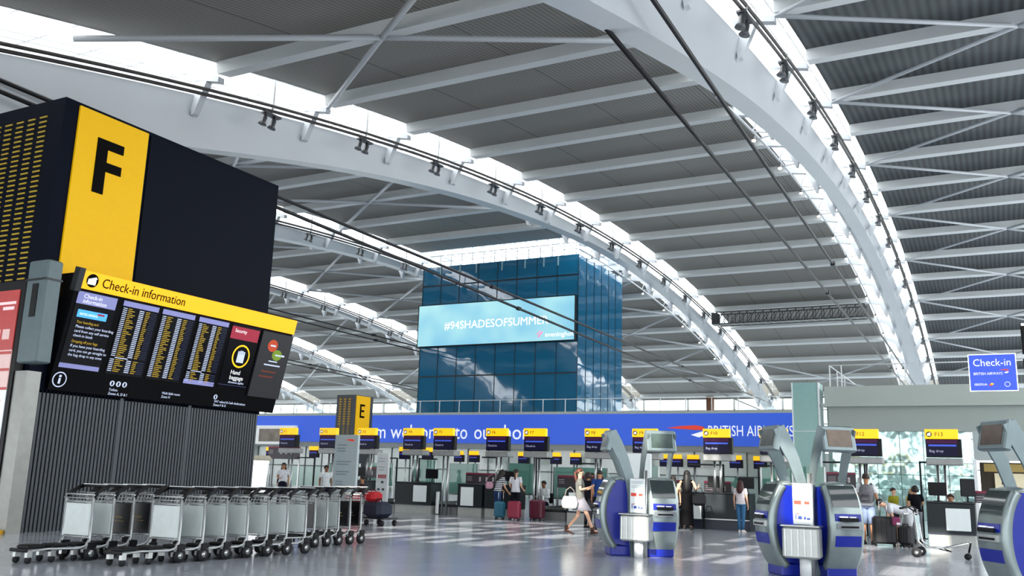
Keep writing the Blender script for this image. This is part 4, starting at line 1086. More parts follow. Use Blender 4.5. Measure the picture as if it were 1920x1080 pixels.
def kiosk_stand(x, y, label):
    t = thing('kiosk_bin', label, 'bin', (x,y,0), 0, 'steel bins with notice panels between kiosks')
    MB().rbox(-0.3,0.27,-0.16,0.16,0.30,0.78,0.03).build('bin_body', mat('bin_pale_steel','#b9bdbb',0.3,0.45), t)
    q = MB()
    for i in range(5): q.box(-0.26+0.1*i,-0.235+0.1*i,-0.175,-0.16,0.34,0.74)
    q.build('ribs', STEEL, t)
    MB().rbox(-0.32,0.29,-0.18,0.18,0.78,0.81,0.01).build('lid', STEEL, t)
    MB().cyl((0.02,0.02,0),0.09,0.3,n=16).build('stand', WHITE, t)
    MB().cyl((0.12,0.1,0.0),0.045,1.62,n=14).build('pole', STEEL, t)
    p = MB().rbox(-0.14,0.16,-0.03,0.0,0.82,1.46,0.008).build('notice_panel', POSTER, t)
    q = MB()
    q.use(0).box(-0.115,-0.005,-0.036,-0.03,1.13,1.19).box(0.04,0.12,-0.036,-0.03,1.135,1.18)
    q.use(1).box(-0.10,-0.085,-0.036,-0.03,0.9,0.99).box(-0.06,0.0,-0.036,-0.03,0.9,0.95).box(0.03,0.06,-0.036,-0.03,0.9,0.94).box(0.075,0.125,-0.036,-0.03,0.895,0.925)
    q.use(0).box(-0.07,-0.045,-0.036,-0.03,0.975,0.995)
    for z in (1.4,1.37,1.32,1.29): q.use(2).box(-0.11,0.12,-0.034,-0.03,z,z+0.008)
    q.build('notice_print', [mat('print_bright_red','#d8402f',0.5,emit=0.1,var=0), mat('print_blue','#2f4fa8',0.5,var=0), mat('print_soft_grey','#8f9da6',0.5,var=0)], p)
kiosk_stand(-6.16,16.85,'steel bin and notice panel between the middle pair of kiosks')
kiosk_stand(-2.83,15.35,'steel bin and notice panel between the right pair of kiosks')
t = thing('leaflet_totem', 'small white notice holder with burgundy band behind the middle kiosk pair', 'notice', (-7.55,20.8,0))
MB().rbox(-0.35,0.3,-0.03,0.03,1.45,2.05,0.02).build('panel', POSTER, t); MB().box(-0.3,0.45,-0.04,0.04,1.2,1.47).build('band', BURG, t)
MB().cyl((0,0,0),0.035,1.3,n=8).build('pole', BLACK, t); MB().cyl((0,0,0),0.2,0.03,n=16).build('base', BLACK, t)

# ------------------------------------------------------------------ baggage trolleys
PW = mat('trolley_white_panel', '#cfd8d8', 0.4); PK = mat('trolley_black_panel', '#0d0e12', 0.3)
TUB = mat('trolley_tube', '#b4b8b9', 0.3, 0.6)
def trolley(kind='white'):
    """nose towards -Y, handle at +Y"""
    t = thing('baggage_trolley', 'tmp', 'trolley', (0,0,0))
    W = 0.30
    for s in (-1,1):
        MB().tube([(s*W,-0.05,0.17),(s*W,0.02,0.30),(s*W,0.0,0.98)],0.022,8).build('upright', TUB, t)
        MB().tube([(s*0.12,-0.92,0.17),(s*0.2,-0.6,0.20),(s*W,-0.18,0.19),(s*W,-0.05,0.22),(s*W,0.02,0.34)],0.016,8).build('side_rail', TUB, t)
        wl = MB(); wl.cyl((s*W-0.03,0.05,0.105),0.105,0.06,'x',20); wl = wl.build('rear_wheel', RUBBER, t)
        MB().cyl((s*W-0.035,0.05,0.105),0.05,0.07,'x',12).build('wheel_hub', STEEL, wl)
        MB().box(s*W-0.045,s*W+0.045,-0.02,0.12,0.19,0.27).build('wheel_bracket', BLACK, t)
        MB().tube([(s*W,0.0,0.93),(s*(W-0.01),0.08,1.02),(s*(W-0.02),0.26,1.10)],0.032,6).build('handle_arm', BLACK, t)
    h = MB().tube([(-W,0.26,1.10),(W,0.26,1.10)],0.026,8).build('handle_bar', BLACK, t)
    MB().box(-W+0.05,W-0.05,0.235,0.285,1.122,1.132).build('handle_label', WHITE, h)
    MB().rbox(-W+0.02,W-0.02,-0.012,0.012,0.36,0.84,0.01).build('advert_panel', PW if kind == 'white' else PK, t)
    for z in (0.34,0.86,0.97): MB().tube([(-W,0,z),(W,0,z)],0.012,6).build('cross_bar', TUB, t)
    # upper basket, leaning back
    q = MB()
    for i in range(8):
        x = -W+0.04+(2*W-0.08)*i/7; q.tube([(x,-0.02,0.88),(x,0.16,0.86),(x,0.22,1.0)],0.005,4)
    for y,z in ((0.02,0.98),(0.16,0.86),(0.22,1.0),(-0.05,0.92)): q.tube([(-W,y,z),(W,y,z)],0.007,4)
    q.build('basket', TUB, t)
    MB().add([(-0.12,-0.9,0.19),(0.12,-0.9,0.19),(0.26,-0.2,0.2),(-0.26,-0.2,0.2),(-0.12,-0.9,0.205),(0.12,-0.9,0.205),(0.26,-0.2,0.215),(-0.26,-0.2,0.215)],
             [(0,3,2,1),(4,5,6,7),(0,1,5,4),(1,2,6,5),(2,3,7,6),(3,0,4,7)]).build('platform', mat('platform_grey','#5b6164',0.4,0.3), t)
    MB().tube([(-0.17,-0.93,0.19),(0.17,-0.93,0.19)],0.028,6).build('bumper', RUBBER, t)
    MB().rbox(-0.14,0.14,-0.88,-0.6,0.2,0.26,0.02).build('nose_block', BLACK, t)
    for s in (-1,1):
        c = MB().cyl((s*0.13-0.015,-0.86,0.05),0.05,0.03,'x',14).build('front_caster', RUBBER, t)
        MB().box(s*0.13-0.03,s*0.13+0.03,-0.9,-0.82,0.09,0.19).build('caster_fork', STEEL, c)
    if kind != 'white':
        q = MB().box(-0.16,0.1,-0.02,-0.012,0.6,0.625).box(-0.1,0.14,-0.02,-0.012,0.55,0.56)
        q.build('panel_print', mat('print_tan','#a08a5a',0.5,var=0), t)
    return t
protoW = trolley('white'); protoK = trolley('black')
used = {'w': False, 'k': False}
def place_trolley(kind, x, y, rz, label):
    key = 'w' if kind == 'white' else 'k'; src = protoW if key == 'w' else protoK
    if not used[key]:
        used[key] = True; o = src; o.location = (x,y,0); o.rotation_euler = (0,0,rz)
    else: o = dup(src, (x,y,0), rz)
    o['label'] = label; o['group'] = 'nested baggage trolleys by the fluted wall'
    return o
g1 = ['white','white','black','black']; n1 = ['frontmost, white panel fully showing','second, pale panel half showing','third, first of its black panels','fourth and last, black panel']
for i, kd in enumerate(g1): place_trolley(kd, -12.63+0.02*i, 9.62+0.36*i, 0.03, f'baggage trolley in the short left nest: {n1[i]}')
g2 = ['white']*7
for i, kd in enumerate(g2): place_trolley(kd, -11.45+0.045*i, 10.28+0.43*i, 0.03, f'white-panelled baggage trolley in the long middle nest, {ORD[i]} from its left end')
g3 = ['black','white','white','black','black']
for i, kd in enumerate(g3): place_trolley(kd, -11.92, 14.0+0.36*i, 0.0, f'{kd}-panelled baggage trolley in the far right nest, {ORD[i]} from the left')

# single trolley with a narrow panel, right of the people
t = thing('baggage_trolley', 'single silver baggage trolley standing before the wide right desk', 'trolley', (-1.62,21.9,0), math.radians(84))
for s in (-1,1):
    MB().tube([(s*0.2,0.05,0.98),(s*0.2,-0.02,0.32),(s*0.24,-0.18,0.19),(s*0.24,-0.5,0.22),(s*0.14,-0.98,0.34)],0.018,8).build('side_rail', CHROME, t)
    w = MB().cyl((s*0.26-0.03,0.02,0.1),0.10,0.06,'x',18).build('rear_wheel', RUBBER, t); MB().cyl((s*0.26-0.035,0.02,0.1),0.04,0.07,'x',12).build('wheel_hub', CHROME, w)
    MB().tube([(s*0.22,0.02,0.95),(s*0.24,0.16,1.04),(s*0.22,0.3,1.0)],0.02,6).build('handle_arm', BLACK, t)
MB().tube([(-0.25,0.3,1.0),(0.25,0.3,1.0)],0.024,8).build('handle_bar', BLACK, t)
MB().box(-0.18,0.18,0.0,0.03,0.36,0.86).build('advert_panel', mat('trolley_clear_panel','#8fa7ac',0.3), t)
q = MB()
for i in range(7): q.tube([(-0.22+0.073*i,0.02,0.9),(-0.22+0.073*i,0.22,0.88),(-0.22+0.073*i,0.26,1.02)],0.005,4)
for y,z in ((0.02,0.9),(0.22,0.88),(0.26,1.02)): q.tube([(-0.24,y,z),(0.24,y,z)],0.008,4)
q.build('basket', CHROME, t)
MB().tube([(0,-0.9,0.33),(0,-1.0,0.34),(0,-0.95,0.14)],0.022,6).build('front_arm', BLACK, t)
for s in (-1,1): MB().cyl((s*0.05-0.015,-0.93,0.065),0.065,0.03,'x',14).build('front_caster', RUBBER, t)
MB().tube([(-0.05,-0.3,0.2),(0.02,-0.62,0.14),(0.08,-0.45,0.2)],0.012,6).build('brake_bar', BLACK, t)

# ------------------------------------------------------------------ luggage
def suitcase(x, y, rz, w, d, h, col, label, handle=0.0, lean=0.0, soft=False):
    t = thing('suitcase', label, 'suitcase', (x,y,0), rz)
    m = mat('case_'+col[1:], col, 0.5 if soft else 0.3)
    MB().rbox(-w/2,w/2,-d/2,d/2,0.06,0.06+h,0.05).build('shell', m, t)
    q = MB()
    for i in range(4): q.rbox(-w/2+0.06+i*(w-0.12)/3.6,-w/2+0.09+i*(w-0.12)/3.6,-d/2-0.008,-d/2+0.01,0.12,h,0.004)
    q.build('ribs', m, t)
    for s in (-1,1):
        for r in (-1,1): MB().cyl((s*(w/2-0.06)-0.015,r*(d/2-0.05),0.03),0.03,0.03,'x',10).build('wheel', RUBBER, t)
    if handle:
        MB().tube([(-0.09,d/2-0.04,0.06+h),(-0.09,d/2-0.04,0.06+h+handle),(0.09,d/2-0.04,0.06+h+handle),(0.09,d/2-0.04,0.06+h)],0.011,6).build('handle', CHROME, t)
    else: MB().tube([(-0.07,0,0.05+h),(-0.06,0,0.1+h),(0.06,0,0.1+h),(0.07,0,0.05+h)],0.012,6).build('handle', BLACK, t)
    return t
suitcase(-14.93,27.5,0.1,0.36,0.24,0.52,'#2f6f86','teal suitcase beside the legs of the striped-shirt person',0.3)
suitcase(-14.3,27.35,0.1,0.42,0.26,0.56,'#8c1f3d','burgundy suitcase behind the person in the white top')
suitcase(-13.75,27.95,-0.1,0.5,0.3,0.62,'#5c1f33','dark wine suitcase on the belt side, right of the seated staff member')
suitcase(-2.62,24.9,0.25,0.55,0.32,0.66,'#0f1114','big black suitcase with a raised handle beside the bending person',0.36,soft=True)
suitcase(-2.14,25.0,-0.4,0.34,0.26,0.45,'#17181d','black soft bag standing right of the big black suitcase',soft=True)
suitcase(-8.8,27.35,0.0,0.36,0.24,0.55,'#20222a','dark suitcase with raised handle beside the person in the black dress',0.4)
# loaded trolley in front of the totem
t = thing('luggage_cart', 'low luggage cart at the end of the trolley row carrying bags', 'trolley', (-15.2,21.0,0), math.radians(80))
MB().rbox(-0.28,0.28,-0.5,0.3,0.18,0.22,0.01).build('platform', DSTEEL, t)
for s in (-1,1):
    for yy in (-0.4,0.2): 
        w = MB().cyl((s*0.24-0.02,yy,0.08),0.08,0.04,'x',14).build('wheel', RUBBER, t)
    MB().tube([(s*0.26,0.28,0.2),(s*0.26,0.36,0.9)],0.018,6).build('upright', TUB, t)
MB().tube([(-0.26,0.36,0.9),(0.26,0.36,0.9)],0.022,6).build('handle_bar', TUB, t)
t = thing('travel_bag', 'dark navy travel bag lying on the low luggage cart', 'bag', (-15.25,20.95,0.22), math.radians(80))
MB().rbox(-0.3,0.3,-0.42,0.28,0,0.42,0.1).build('bag_body', mat('navy_cloth','#1c2438',0.7), t)
MB().tube([(-0.12,-0.1,0.4),(-0.08,-0.1,0.5),(0.08,-0.1,0.5),(0.12,-0.1,0.4)],0.015,6).build('handle', BLACK, t)
t = thing('travel_bag', 'bright red bag on top of the navy travel bag', 'bag', (-15.45,20.95,0.64), math.radians(80))
MB().rbox(-0.22,0.22,-0.3,0.1,0,0.26,0.07).build('bag_body', mat('red_cloth','#b3121f',0.7), t)
MB().tube([(-0.1,-0.1,0.24),(-0.06,-0.1,0.31),(0.06,-0.1,0.31),(0.1,-0.1,0.24)],0.012,6).build('handle', mat('dark_red_cloth','#6b0f1a',0.7), t)
t = thing('travel_bag', 'red checked shopping bag standing left of the luggage cart', 'bag', (-15.75,20.5,0), math.radians(80))
MB().rbox(-0.2,0.2,-0.25,0.15,0,0.8,0.05).build('bag_body', mat('red_check_cloth','#a02834',0.7,var=0.3,scale=20), t)
# ------------------------------------------------------------------ people
def skin_eval(verts, edges, root=0, levels=2):
    me = bpy.data.meshes.new('sk'); me.from_pydata([v[0] for v in verts], edges, [])
    o = bpy.data.objects.new('sk', me); COL.objects.link(o)
    sk = o.modifiers.new('s', 'SKIN'); sk.use_smooth_shade = True; sk.branch_smoothing = 0.6
    sv = me.skin_vertices[0].data
    for i, v in enumerate(verts):
        r = v[1] if isinstance(v[1], tuple) else (v[1], v[1]); sv[i].radius = r; sv[i].use_root = (i == root)
    ss = o.modifiers.new('u', 'SUBSURF'); ss.levels = levels; ss.render_levels = levels
    bpy.context.view_layer.update()
    m2 = bpy.data.meshes.new_from_object(o.evaluated_get(bpy.context.evaluated_depsgraph_get()))
    vs = [v.co.copy() for v in m2.vertices]; fs = [tuple(p.vertices) for p in m2.polygons]
    bpy.data.objects.remove(o); bpy.data.meshes.remove(me); bpy.data.meshes.remove(m2)
    return vs, fs
BASE = dict(pelvis=(0,0,.95), waist=(0,.005,1.08), chest=(0,.0,1.27), neck=(0,.012,1.45), jaw=(0,-.005,1.53), cran=(0,.005,1.605), top=(0,.01,1.655),
            ls=(-.165,.01,1.395), le=(-.215,.03,1.13), lw=(-.225,-.04,.89), lh=(-.225,-.065,.81),
            rs=(.165,.01,1.395), re=(.215,.03,1.13), rw=(.225,-.04,.89), rh=(.225,-.065,.81),
            lhip=(-.085,0,.91), lk=(-.09,-.01,.50), la=(-.09,.02,.09), lt=(-.10,-.13,.03),
            rhip=(.085,0,.91), rk=(.09,-.01,.50), ra=(.09,.02,.09), rt=(.10,-.13,.03))
def sub(P, **k):
    d = dict(P); d.update(k); return {a: Vector(b) for a, b in d.items()}
def lean(P, ang, keys=('waist','chest','neck','jaw','cran','top','ls','le','lw','lh','rs','re','rw','rh'), piv=None):
    piv = piv or Vector(P['pelvis']); R = Matrix.Rotation(ang, 3, 'X'); out = {a: Vector(b) for a, b in P.items()}
    for k in keys: out[k] = piv + R @ (out[k]-piv)
    return out
SKIN = {'light': mat('skin_light','#d8a88c',0.5,var=0.03), 'tan': mat('skin_tan','#b9825f',0.5,var=0.03), 'brown': mat('skin_brown','#8a5a40',0.5,var=0.03)}
EYEW = mat('eye_white','#eceae4',0.3,var=0); LIP = mat('lip','#a85a52',0.5,var=0)
def cloth(c): return mat('cloth_'+c[1:], c, 0.85, var=0.10, scale=14, spec=0.12)
def stripes():
    if 'stripe_cloth' in MATS: return MATS['stripe_cloth']
    m = bpy.data.materials.new('stripe_cloth'); m.use_nodes = True; nt = m.node_tree; b = nt.nodes['Principled BSDF']; b.inputs['Roughness'].default_value = .8
    tc = nt.nodes.new('ShaderNodeTexCoord'); w = nt.nodes.new('ShaderNodeTexWave'); w.bands_direction = 'Z'; w.inputs['Scale'].default_value = 5.2; w.inputs['Distortion'].default_value = 0.3
    nt.links.new(tc.outputs['Object'], w.inputs['Vector'])
    r = nt.nodes.new('ShaderNodeValToRGB'); r.color_ramp.interpolation = 'CONSTANT'; r.color_ramp.elements[1].position = 0.5
    r.color_ramp.elements[0].color = (*lin('#23283a'),1); r.color_ramp.elements[1].color = (*lin('#e2e6ea'),1)
    nt.links.new(w.outputs['Fac'], r.inputs['Fac']); nt.links.new(r.outputs['Color'], b.inputs['Base Color']); MATS['stripe_cloth'] = m; return m
def oriented_ring(c, d, rx, ry, n=14, side=Vector((1,0,0))):
    d = Vector(d).normalized(); x = (side - d*side.dot(d)).normalized(); y = d.cross(x).normalized()
    return [Vector(c)+x*rx*math.cos(2*PI*i/n)+y*ry*math.sin(2*PI*i/n) for i in range(n)]
def person(label, loc, rz, P, h=1.7, skin='light', hair=('short','#1b1513'), top=('#e8eaec','short'), bottom=('trousers','#1b2233'), shoes='#1a1a1c', face=True, lod=2, width=1.0, extra=None):
    s = h/1.7
    t = thing('person', label, 'person', loc, rz)
    P = {k: Vector(v)*s for k, v in P.items()}
    for k in P: P[k].x *= width
    order = ['pelvis','waist','chest','neck','jaw','cran','top','ls','le','lw','lh','rs','re','rw','rh','lhip','lk','la','lt','rhip','rk','ra','rt']
    R = dict(pelvis=.105,waist=.095,chest=.11,neck=.052,jaw=.066,cran=.086,top=.05,ls=.055,le=.038,lw=.026,lh=.03,rs=.055,re=.038,rw=.026,rh=.03,lhip=.085,lk=.055,la=.038,lt=.032,rhip=.085,rk=.055,ra=.038,rt=.032)
    ix = {k: i for i, k in enumerate(order)}
    E = [('pelvis','waist'),('waist','chest'),('chest','neck'),('neck','jaw'),('jaw','cran'),('cran','top'),('chest','ls'),('ls','le'),('le','lw'),('lw','lh'),('chest','rs'),('rs','re'),('re','rw'),('rw','rh'),
         ('pelvis','lhip'),('lhip','lk'),('lk','la'),('la','lt'),('pelvis','rhip'),('rhip','rk'),('rk','ra'),('ra','rt')]
    vs, fs = skin_eval([(P[k], R[k]*s*.93) for k in order], [(ix[a],ix[b]) for a,b in E], 0, 2)
    b = MB(); b.add(vs, fs, True)
    # head frame
    hz = (P['top']-P['jaw']).normalized(); 
    hd = P.get('look', Vector((0,-1,0))); hd = (Vector(hd)-hz*Vector(hd).dot(hz)).normalized(); hx = hz.cross(hd).normalized()*-1
    hc = P['cran']-hz*0.015*s
    def H(x,y,z): return hc + (hx*x - hd*y + hz*z)*s     # y negative = towards the face
    b.ring([[H(-.012,-.078,.012),H(.012,-.078,.012),H(.0,-.08,.018)],[H(-.016,-.098,-.022),H(.016,-.098,-.022),H(0,-.108,-.014)],[H(-.014,-.08,-.034),H(.014,-.08,-.034),H(0,-.088,-.036)]], True, True)
    for q in (-1,1): b.add([H(q*.078,.0,.01)+v for v in [Vector((0,0,0))]], []) 
    for q in (-1,1):
        c = H(q*.083,.005,-.008); b.ell(c, (.012*s,.022*s,.03*s), 8, 5)
    # hands: palm comes from the skin; fingers and thumb grow out of it
    for a, w, e in (('lh','lw',-1),('rh','rw',1)):
        d = (P[a]-P[w]).normalized(); sd = Vector((0,1,0)) if abs(d.y) < .8 else Vector((0,0,1)); sd = (sd-d*sd.dot(d)).normalized(); nn = d.cross(sd)*e
        for i, (off, ln) in enumerate(((-.026,.062),(-.009,.072),(.009,.068),(.026,.052))):
            p0 = P[a]+sd*off*s+d*.01*s; p1 = p0+d*(ln*.45+.012)*s - nn*.004*s; p2 = p1+(d*.8-nn*.6).normalized()*ln*.3*s; p3 = p2+(d*.5-nn*.85).normalized()*ln*.26*s
            b.tube([p0,p1,p2,p3],[.0095*s,.0085*s,.008*s,.006*s],6)
        p0 = P[a]-d*.02*s-sd*.026*s; b.tube([p0,p0-sd*.022*s+d*.02*s,p0-sd*.03*s+d*.045*s-nn*.008*s],[.011*s,.0095*s,.007*s],6)
    body = b.build('body', SKIN[skin], t)
    if face:
        q = MB()
        for e in (-1,1): q.use(0).ell(H(e*.031,-.078,.018),(.012*s,.008*s,.008*s),8,5); q.use(1).ell(H(e*.031,-.085,.018),(.006*s,.004*s,.006*s),6,4)
        q.build('eyes', [EYEW, mat('eye_dark','#1c1512',0.3,var=0)], t)
        q = MB(); q.tube([H(-.022,-.082,-.058),H(0,-.09,-.056),H(.022,-.082,-.058)],[.004*s,.007*s,.004*s],6).build('mouth', LIP, t)
    # hair
    hm = mat('hair_'+hair[1][1:], hair[1], 0.55, var=0.2, scale=30); q = MB()
    def cap(rx=.094, ry=.104, rz=.098, cy=.012, cz=.022, cut=-.25):
        rings = []; nn_ = 16
        for k in range(8):
            a = math.asin(max(-1,cut)) + (PI/2-math.asin(cut))*k/7
            rr = []
            for i in range(nn_):
                th = 2*PI*i/nn_; x = rx*math.cos(a)*math.cos(th); y = ry*math.cos(a)*math.sin(th)
                z = rz*math.sin(a)
                if y < -0.02 and z < 0.03: z = z*0.3+0.035; 
                rr.append(H(x, y*1.0+cy, z+cz))
            rings.append(rr)
        q.ring(rings, True)
    cap()
    st = hair[0]
    if st == 'bun': q.ell(H(0,.085,.085),(.045*s,.045*s,.045*s),10,6)
    if st == 'pony': q.tube([H(0,.10,.05),H(0,.135,.0),H(0,.13,-.12),H(0.01,.11,-.25),H(.01,.10,-.33)],[.025*s,.035*s,.036*s,.026*s,.006*s],8)
    if st in ('long','verylong'):
        L = .30 if st == 'long' else .52
        q.ring([[H(x*f,y+(.07*min(1,max(0,-z0/.14)) if y > .05 else 0),z) for x,y,z in ((-.098,-.02,z0),(-.08,.10,z0),(0,.13,z0),(.08,.10,z0),(.098,-.02,z0),(.06,.03,z0),(-.06,.03,z0))] for z0,f in ((.05,.95),(-.04,1.12),(-.14,1.2),(-L*.75,1.15),(-L,.7))], True)
    if st == 'bob':
        q.ring([[H(x*f,y,z) for x,y,z in ((-.10,-.03,z0),(-.08,.10,z0),(0,.125,z0),(.08,.10,z0),(.10,-.03,z0),(.06,.03,z0),(-.06,.03,z0))] for z0,f in ((.05,.95),(-.03,1.1),(-.08,1.0))], True)
    if st == 'cap':
        q.ring([[H(.09*math.cos(a*PI/6),-.02+(.11)*math.sin(a*PI/6)-(.06 if math.sin(a*PI/6) < -.4 else 0),z) for a in range(12)] for z in (.06,.07)], True)
    q.build('hair', hm, t)
    # top
    tc, sl = top[0], top[1]; tm = stripes() if tc == 'stripes' else cloth(tc)
    q = MB(); q.smooth = True
    up = P['neck']-P['chest']; lo = P['chest']-P['waist']; side = (P['rs']-P['ls']).normalized()
    hem = P['pelvis'] + (P['pelvis']-P['waist'])*.25
    if sl != 'bodice':
        rings = [oriented_ring(hem,lo,.165*s,.122*s,14,side), oriented_ring(P['pelvis'],lo,.168*s,.125*s,14,side)]
    else: rings = [oriented_ring(P['pelvis'],lo,.155*s,.115*s,14,side)]
    rings += [oriented_ring(P['waist'],lo,.142*s,.108*s,14,side), oriented_ring(P['chest'],lo,.17*s,.122*s,14,side),
             oriented_ring(P['chest']+up*.45,up,.172*s,.105*s,14,side), oriented_ring(P['chest']+up*.72,up,.135*s,.082*s,14,side), oriented_ring(P['chest']+up*.93,up,.064*s,.06*s,14,side)]
    q.ring(rings, True)
    for a, e, w in (('ls','le','lw'),('rs','re','rw')):
        inn = P[a]+(P['chest']+up*.4-P[a])*.45
        if sl == 'short' or sl == 'tee': q.tube([inn,P[a],P[a]+(P[e]-P[a])*.35,P[a]+(P[e]-P[a])*.62],[.062*s,.068*s,.06*s,.058*s],10)
        elif sl == 'long': q.tube([inn,P[a],P[e],P[w]],[.062*s,.066*s,.05*s,.036*s],10)
        elif sl in ('sleeveless','bodice'): q.tube([inn,P[a]+(inn-P[a])*.1],[.06*s,.05*s],10)
    q.build('top', tm, t)
    # bottom
    kind, bc = bottom[0], bottom[1]; q = MB(); q.smooth = True; bm_ = cloth(bc)
    if kind in ('trousers','jeans','shorts'):
        lo2 = P['waist']-P['pelvis']
        q.ring([oriented_ring((P['lhip']+P['rhip'])/2-Vector((0,0,.04*s)),lo2,.15*s,.11*s,14), oriented_ring(P['pelvis'],lo2,.163*s,.12*s,14), oriented_ring(P['pelvis']+lo2*.5,lo2,.15*s,.113*s,14)], True)
        for a,k,f in (('lhip','lk','la'),('rhip','rk','ra')):
            if kind == 'shorts': q.tube([P[a],P[a]+(P[k]-P[a])*.5,P[k]+(P[k]-P[a])*.02],[.098*s,.096*s,.088*s],12)
            else: q.tube([P[a],P[k],P[k]+(P[f]-P[k])*.5,P[f]],[.095*s,.066*s,.058*s,.05*s],12)
    else:
        Ls = {'skirt': .52, 'longskirt': .12, 'dress': .10}[kind]
        kl, kr = P['lk'], P['rk']; mid = (kl+kr)/2; w2 = abs(kl.x-kr.x)/2
        dy = abs(kl.y-kr.y)/2
        q.ring([oriented_ring(P['pelvis']+Vector((0,0,.07*s)),(0,0,1),.145*s,.11*s), oriented_ring(P['pelvis'],(0,0,1),.165*s,.13*s), oriented_ring(P['pelvis']+(mid-P['pelvis'])*.5,(0,0,1),.175*s,.145*s+dy*.6)] +
               ([oriented_ring(P['pelvis']+(mid-P['pelvis'])*.72,(0,0,1),.17*s,.15*s+dy*.9)] if kind == 'skirt' else
                [oriented_ring(mid,(0,0,1),.175*s,.16*s), oriented_ring(Vector((mid.x,mid.y,.12*s)),(0,0,1),.19*s,.17*s)]), False)
    q.build('shorts' if kind == 'shorts' else ('skirt' if kind in ('skirt','longskirt','dress') else 'trousers'), bm_, t)
    # shoes
    for a, f in (('la','lt'),('ra','rt')):
        q = MB(); A, F = P[a], P[f]; d = (F-A); d.z = 0
        if d.length < 1e-3: d = Vector((0,-1,0))
        d.normalize(); sx = Vector((-d.y,d.x,0))
        hl = A-d*.045*s; base = min(A.z-.09*s, F.z-.03*s)
        def O(al, sd_, z): return A + d*al*s + sx*sd_*s + Vector((0,0,z*s))
        z0 = A.z-.09*s; tz = F.z-.03*s
        ringz = lambda k, w_, zt, zl: [O(k,-w_,0)*1 for _ in ()]
        rg = []
        for al, w_, hh in ((-.06,.026,.06),(-.03,.036,.11),(.04,.038,.10),(.10,.045,.06),(.16,.044,.045),(.20,.02,.03)):
            zz = z0 + (tz-z0)*max(0,min(1,al/.15))
            c = A + d*al*s; c.z = zz
            rg.append([c+sx*w_*s, c+sx*w_*s*.9+Vector((0,0,hh*s*.6)), c+Vector((0,0,hh*s)), c-sx*w_*s*.9+Vector((0,0,hh*s*.6)), c-sx*w_*s])
        if shoes == '#43241c': q.tube([A+Vector((0,0,-.02*s)), A+Vector((0,0,.08*s))],[.052*s,.056*s],10)
        q.ring(rg, True).build('shoe', mat('shoe_'+shoes[1:], shoes, 0.6), t)
    return t

def arms(P, **k): return sub(P, **k)
STAND = sub(BASE)
# woman in striped shirt, leaning over her case, back mostly to the camera
p = lean(sub(BASE, rw=(.22,-.30,1.06), re=(.24,-.10,1.15), rh=(.21,-.37,1.04), lw=(-.2,-.30,1.0), le=(-.23,-.1,1.12), lh=(-.19,-.37,.98)), 0.28)
p['look'] = Vector((0,-.9,-.4))
person('person in a navy and white striped shirt and blue jeans leaning over the desk', (-15.22,27.85,0), math.radians(150), p, 1.66, 'light', ('long','#1d1714'), ('stripes','short'), ('jeans','#27406a'), '#d7d7d7')
t = thing('shoulder_bag', 'small pink patterned bag at the back of the striped-shirt person', 'bag', (-15.45,27.66,0.98), 0.4)
MB().rbox(-0.13,0.13,-0.07,0.07,0,0.24,0.05).build('bag_body', mat('pink_pattern_cloth','#b78a9c',0.7,var=0.35,scale=30), t); MB().tube([(-0.1,0,0.22),(-0.03,-0.05,0.42),(0.1,0.1,0.5)],0.012,6).build('strap', mat('pink_strap','#8f5f70',0.7), t)
person('person with a dark ponytail in a white top and black jeans at the desk', (-14.58,27.95,0), math.radians(185), sub(BASE, rw=(.2,-.22,1.0), rh=(.18,-.3,1.0), lw=(-.22,-.2,.98), lh=(-.2,-.28,.98)), 1.66, 'light', ('pony','#241813'), ('#d6d8df','short'), ('trousers','#14161e'), '#e6e6e6', face=False)
def sit(P=None, **k):
    d = dict(pelvis=(0,0,.52),waist=(0,.0,.66),chest=(0,-.01,.86),neck=(0,-.01,1.04),jaw=(0,-.03,1.12),cran=(0,-.02,1.195),top=(0,-.015,1.245),
             ls=(-.165,0,.985),le=(-.22,-.02,.73),lw=(-.18,-.26,.76),lh=(-.16,-.34,.78),rs=(.165,0,.985),re=(.22,-.02,.73),rw=(.18,-.26,.76),rh=(.16,-.34,.78),
             lhip=(-.085,-.02,.5),lk=(-.1,-.42,.50),la=(-.1,-.40,.09),lt=(-.1,-.54,.03),rhip=(.085,-.02,.5),rk=(.1,-.42,.50),ra=(.1,-.40,.09),rt=(.1,-.54,.03))
    d.update(k); return sub(d)
def stool(x, y, label, h=0.42):
    t = thing('office_chair', label, 'chair', (x,y,0), 0, 'office chairs behind the desks')
    MB().rbox(-0.23,0.23,-0.22,0.22,h-0.06,h,0.03).build('seat', BLACK, t)
    MB().rbox(-0.2,0.2,0.2,0.25,h+0.1,h+0.45,0.03).build('backrest', BLACK, t)
    MB().tube([(0,0.1,h-0.05),(0,0.26,h-0.02),(0,0.27,h+0.15)],0.02,6).build('back_bracket', BLACK, t)
    MB().cyl((0,0,0.06),0.03,h-0.1,n=10).build('post', STEEL, t)
    q = MB()
    for i in range(5): a = 2*PI*i/5; q.beam((0,0,0.07),(0.27*math.cos(a),0.27*math.sin(a),0.05),0.04,0.03); q.ell((0.27*math.cos(a),0.27*math.sin(a),0.028),(0.028,0.028,0.028),8,5)
    q.build('base', BLACK, t)
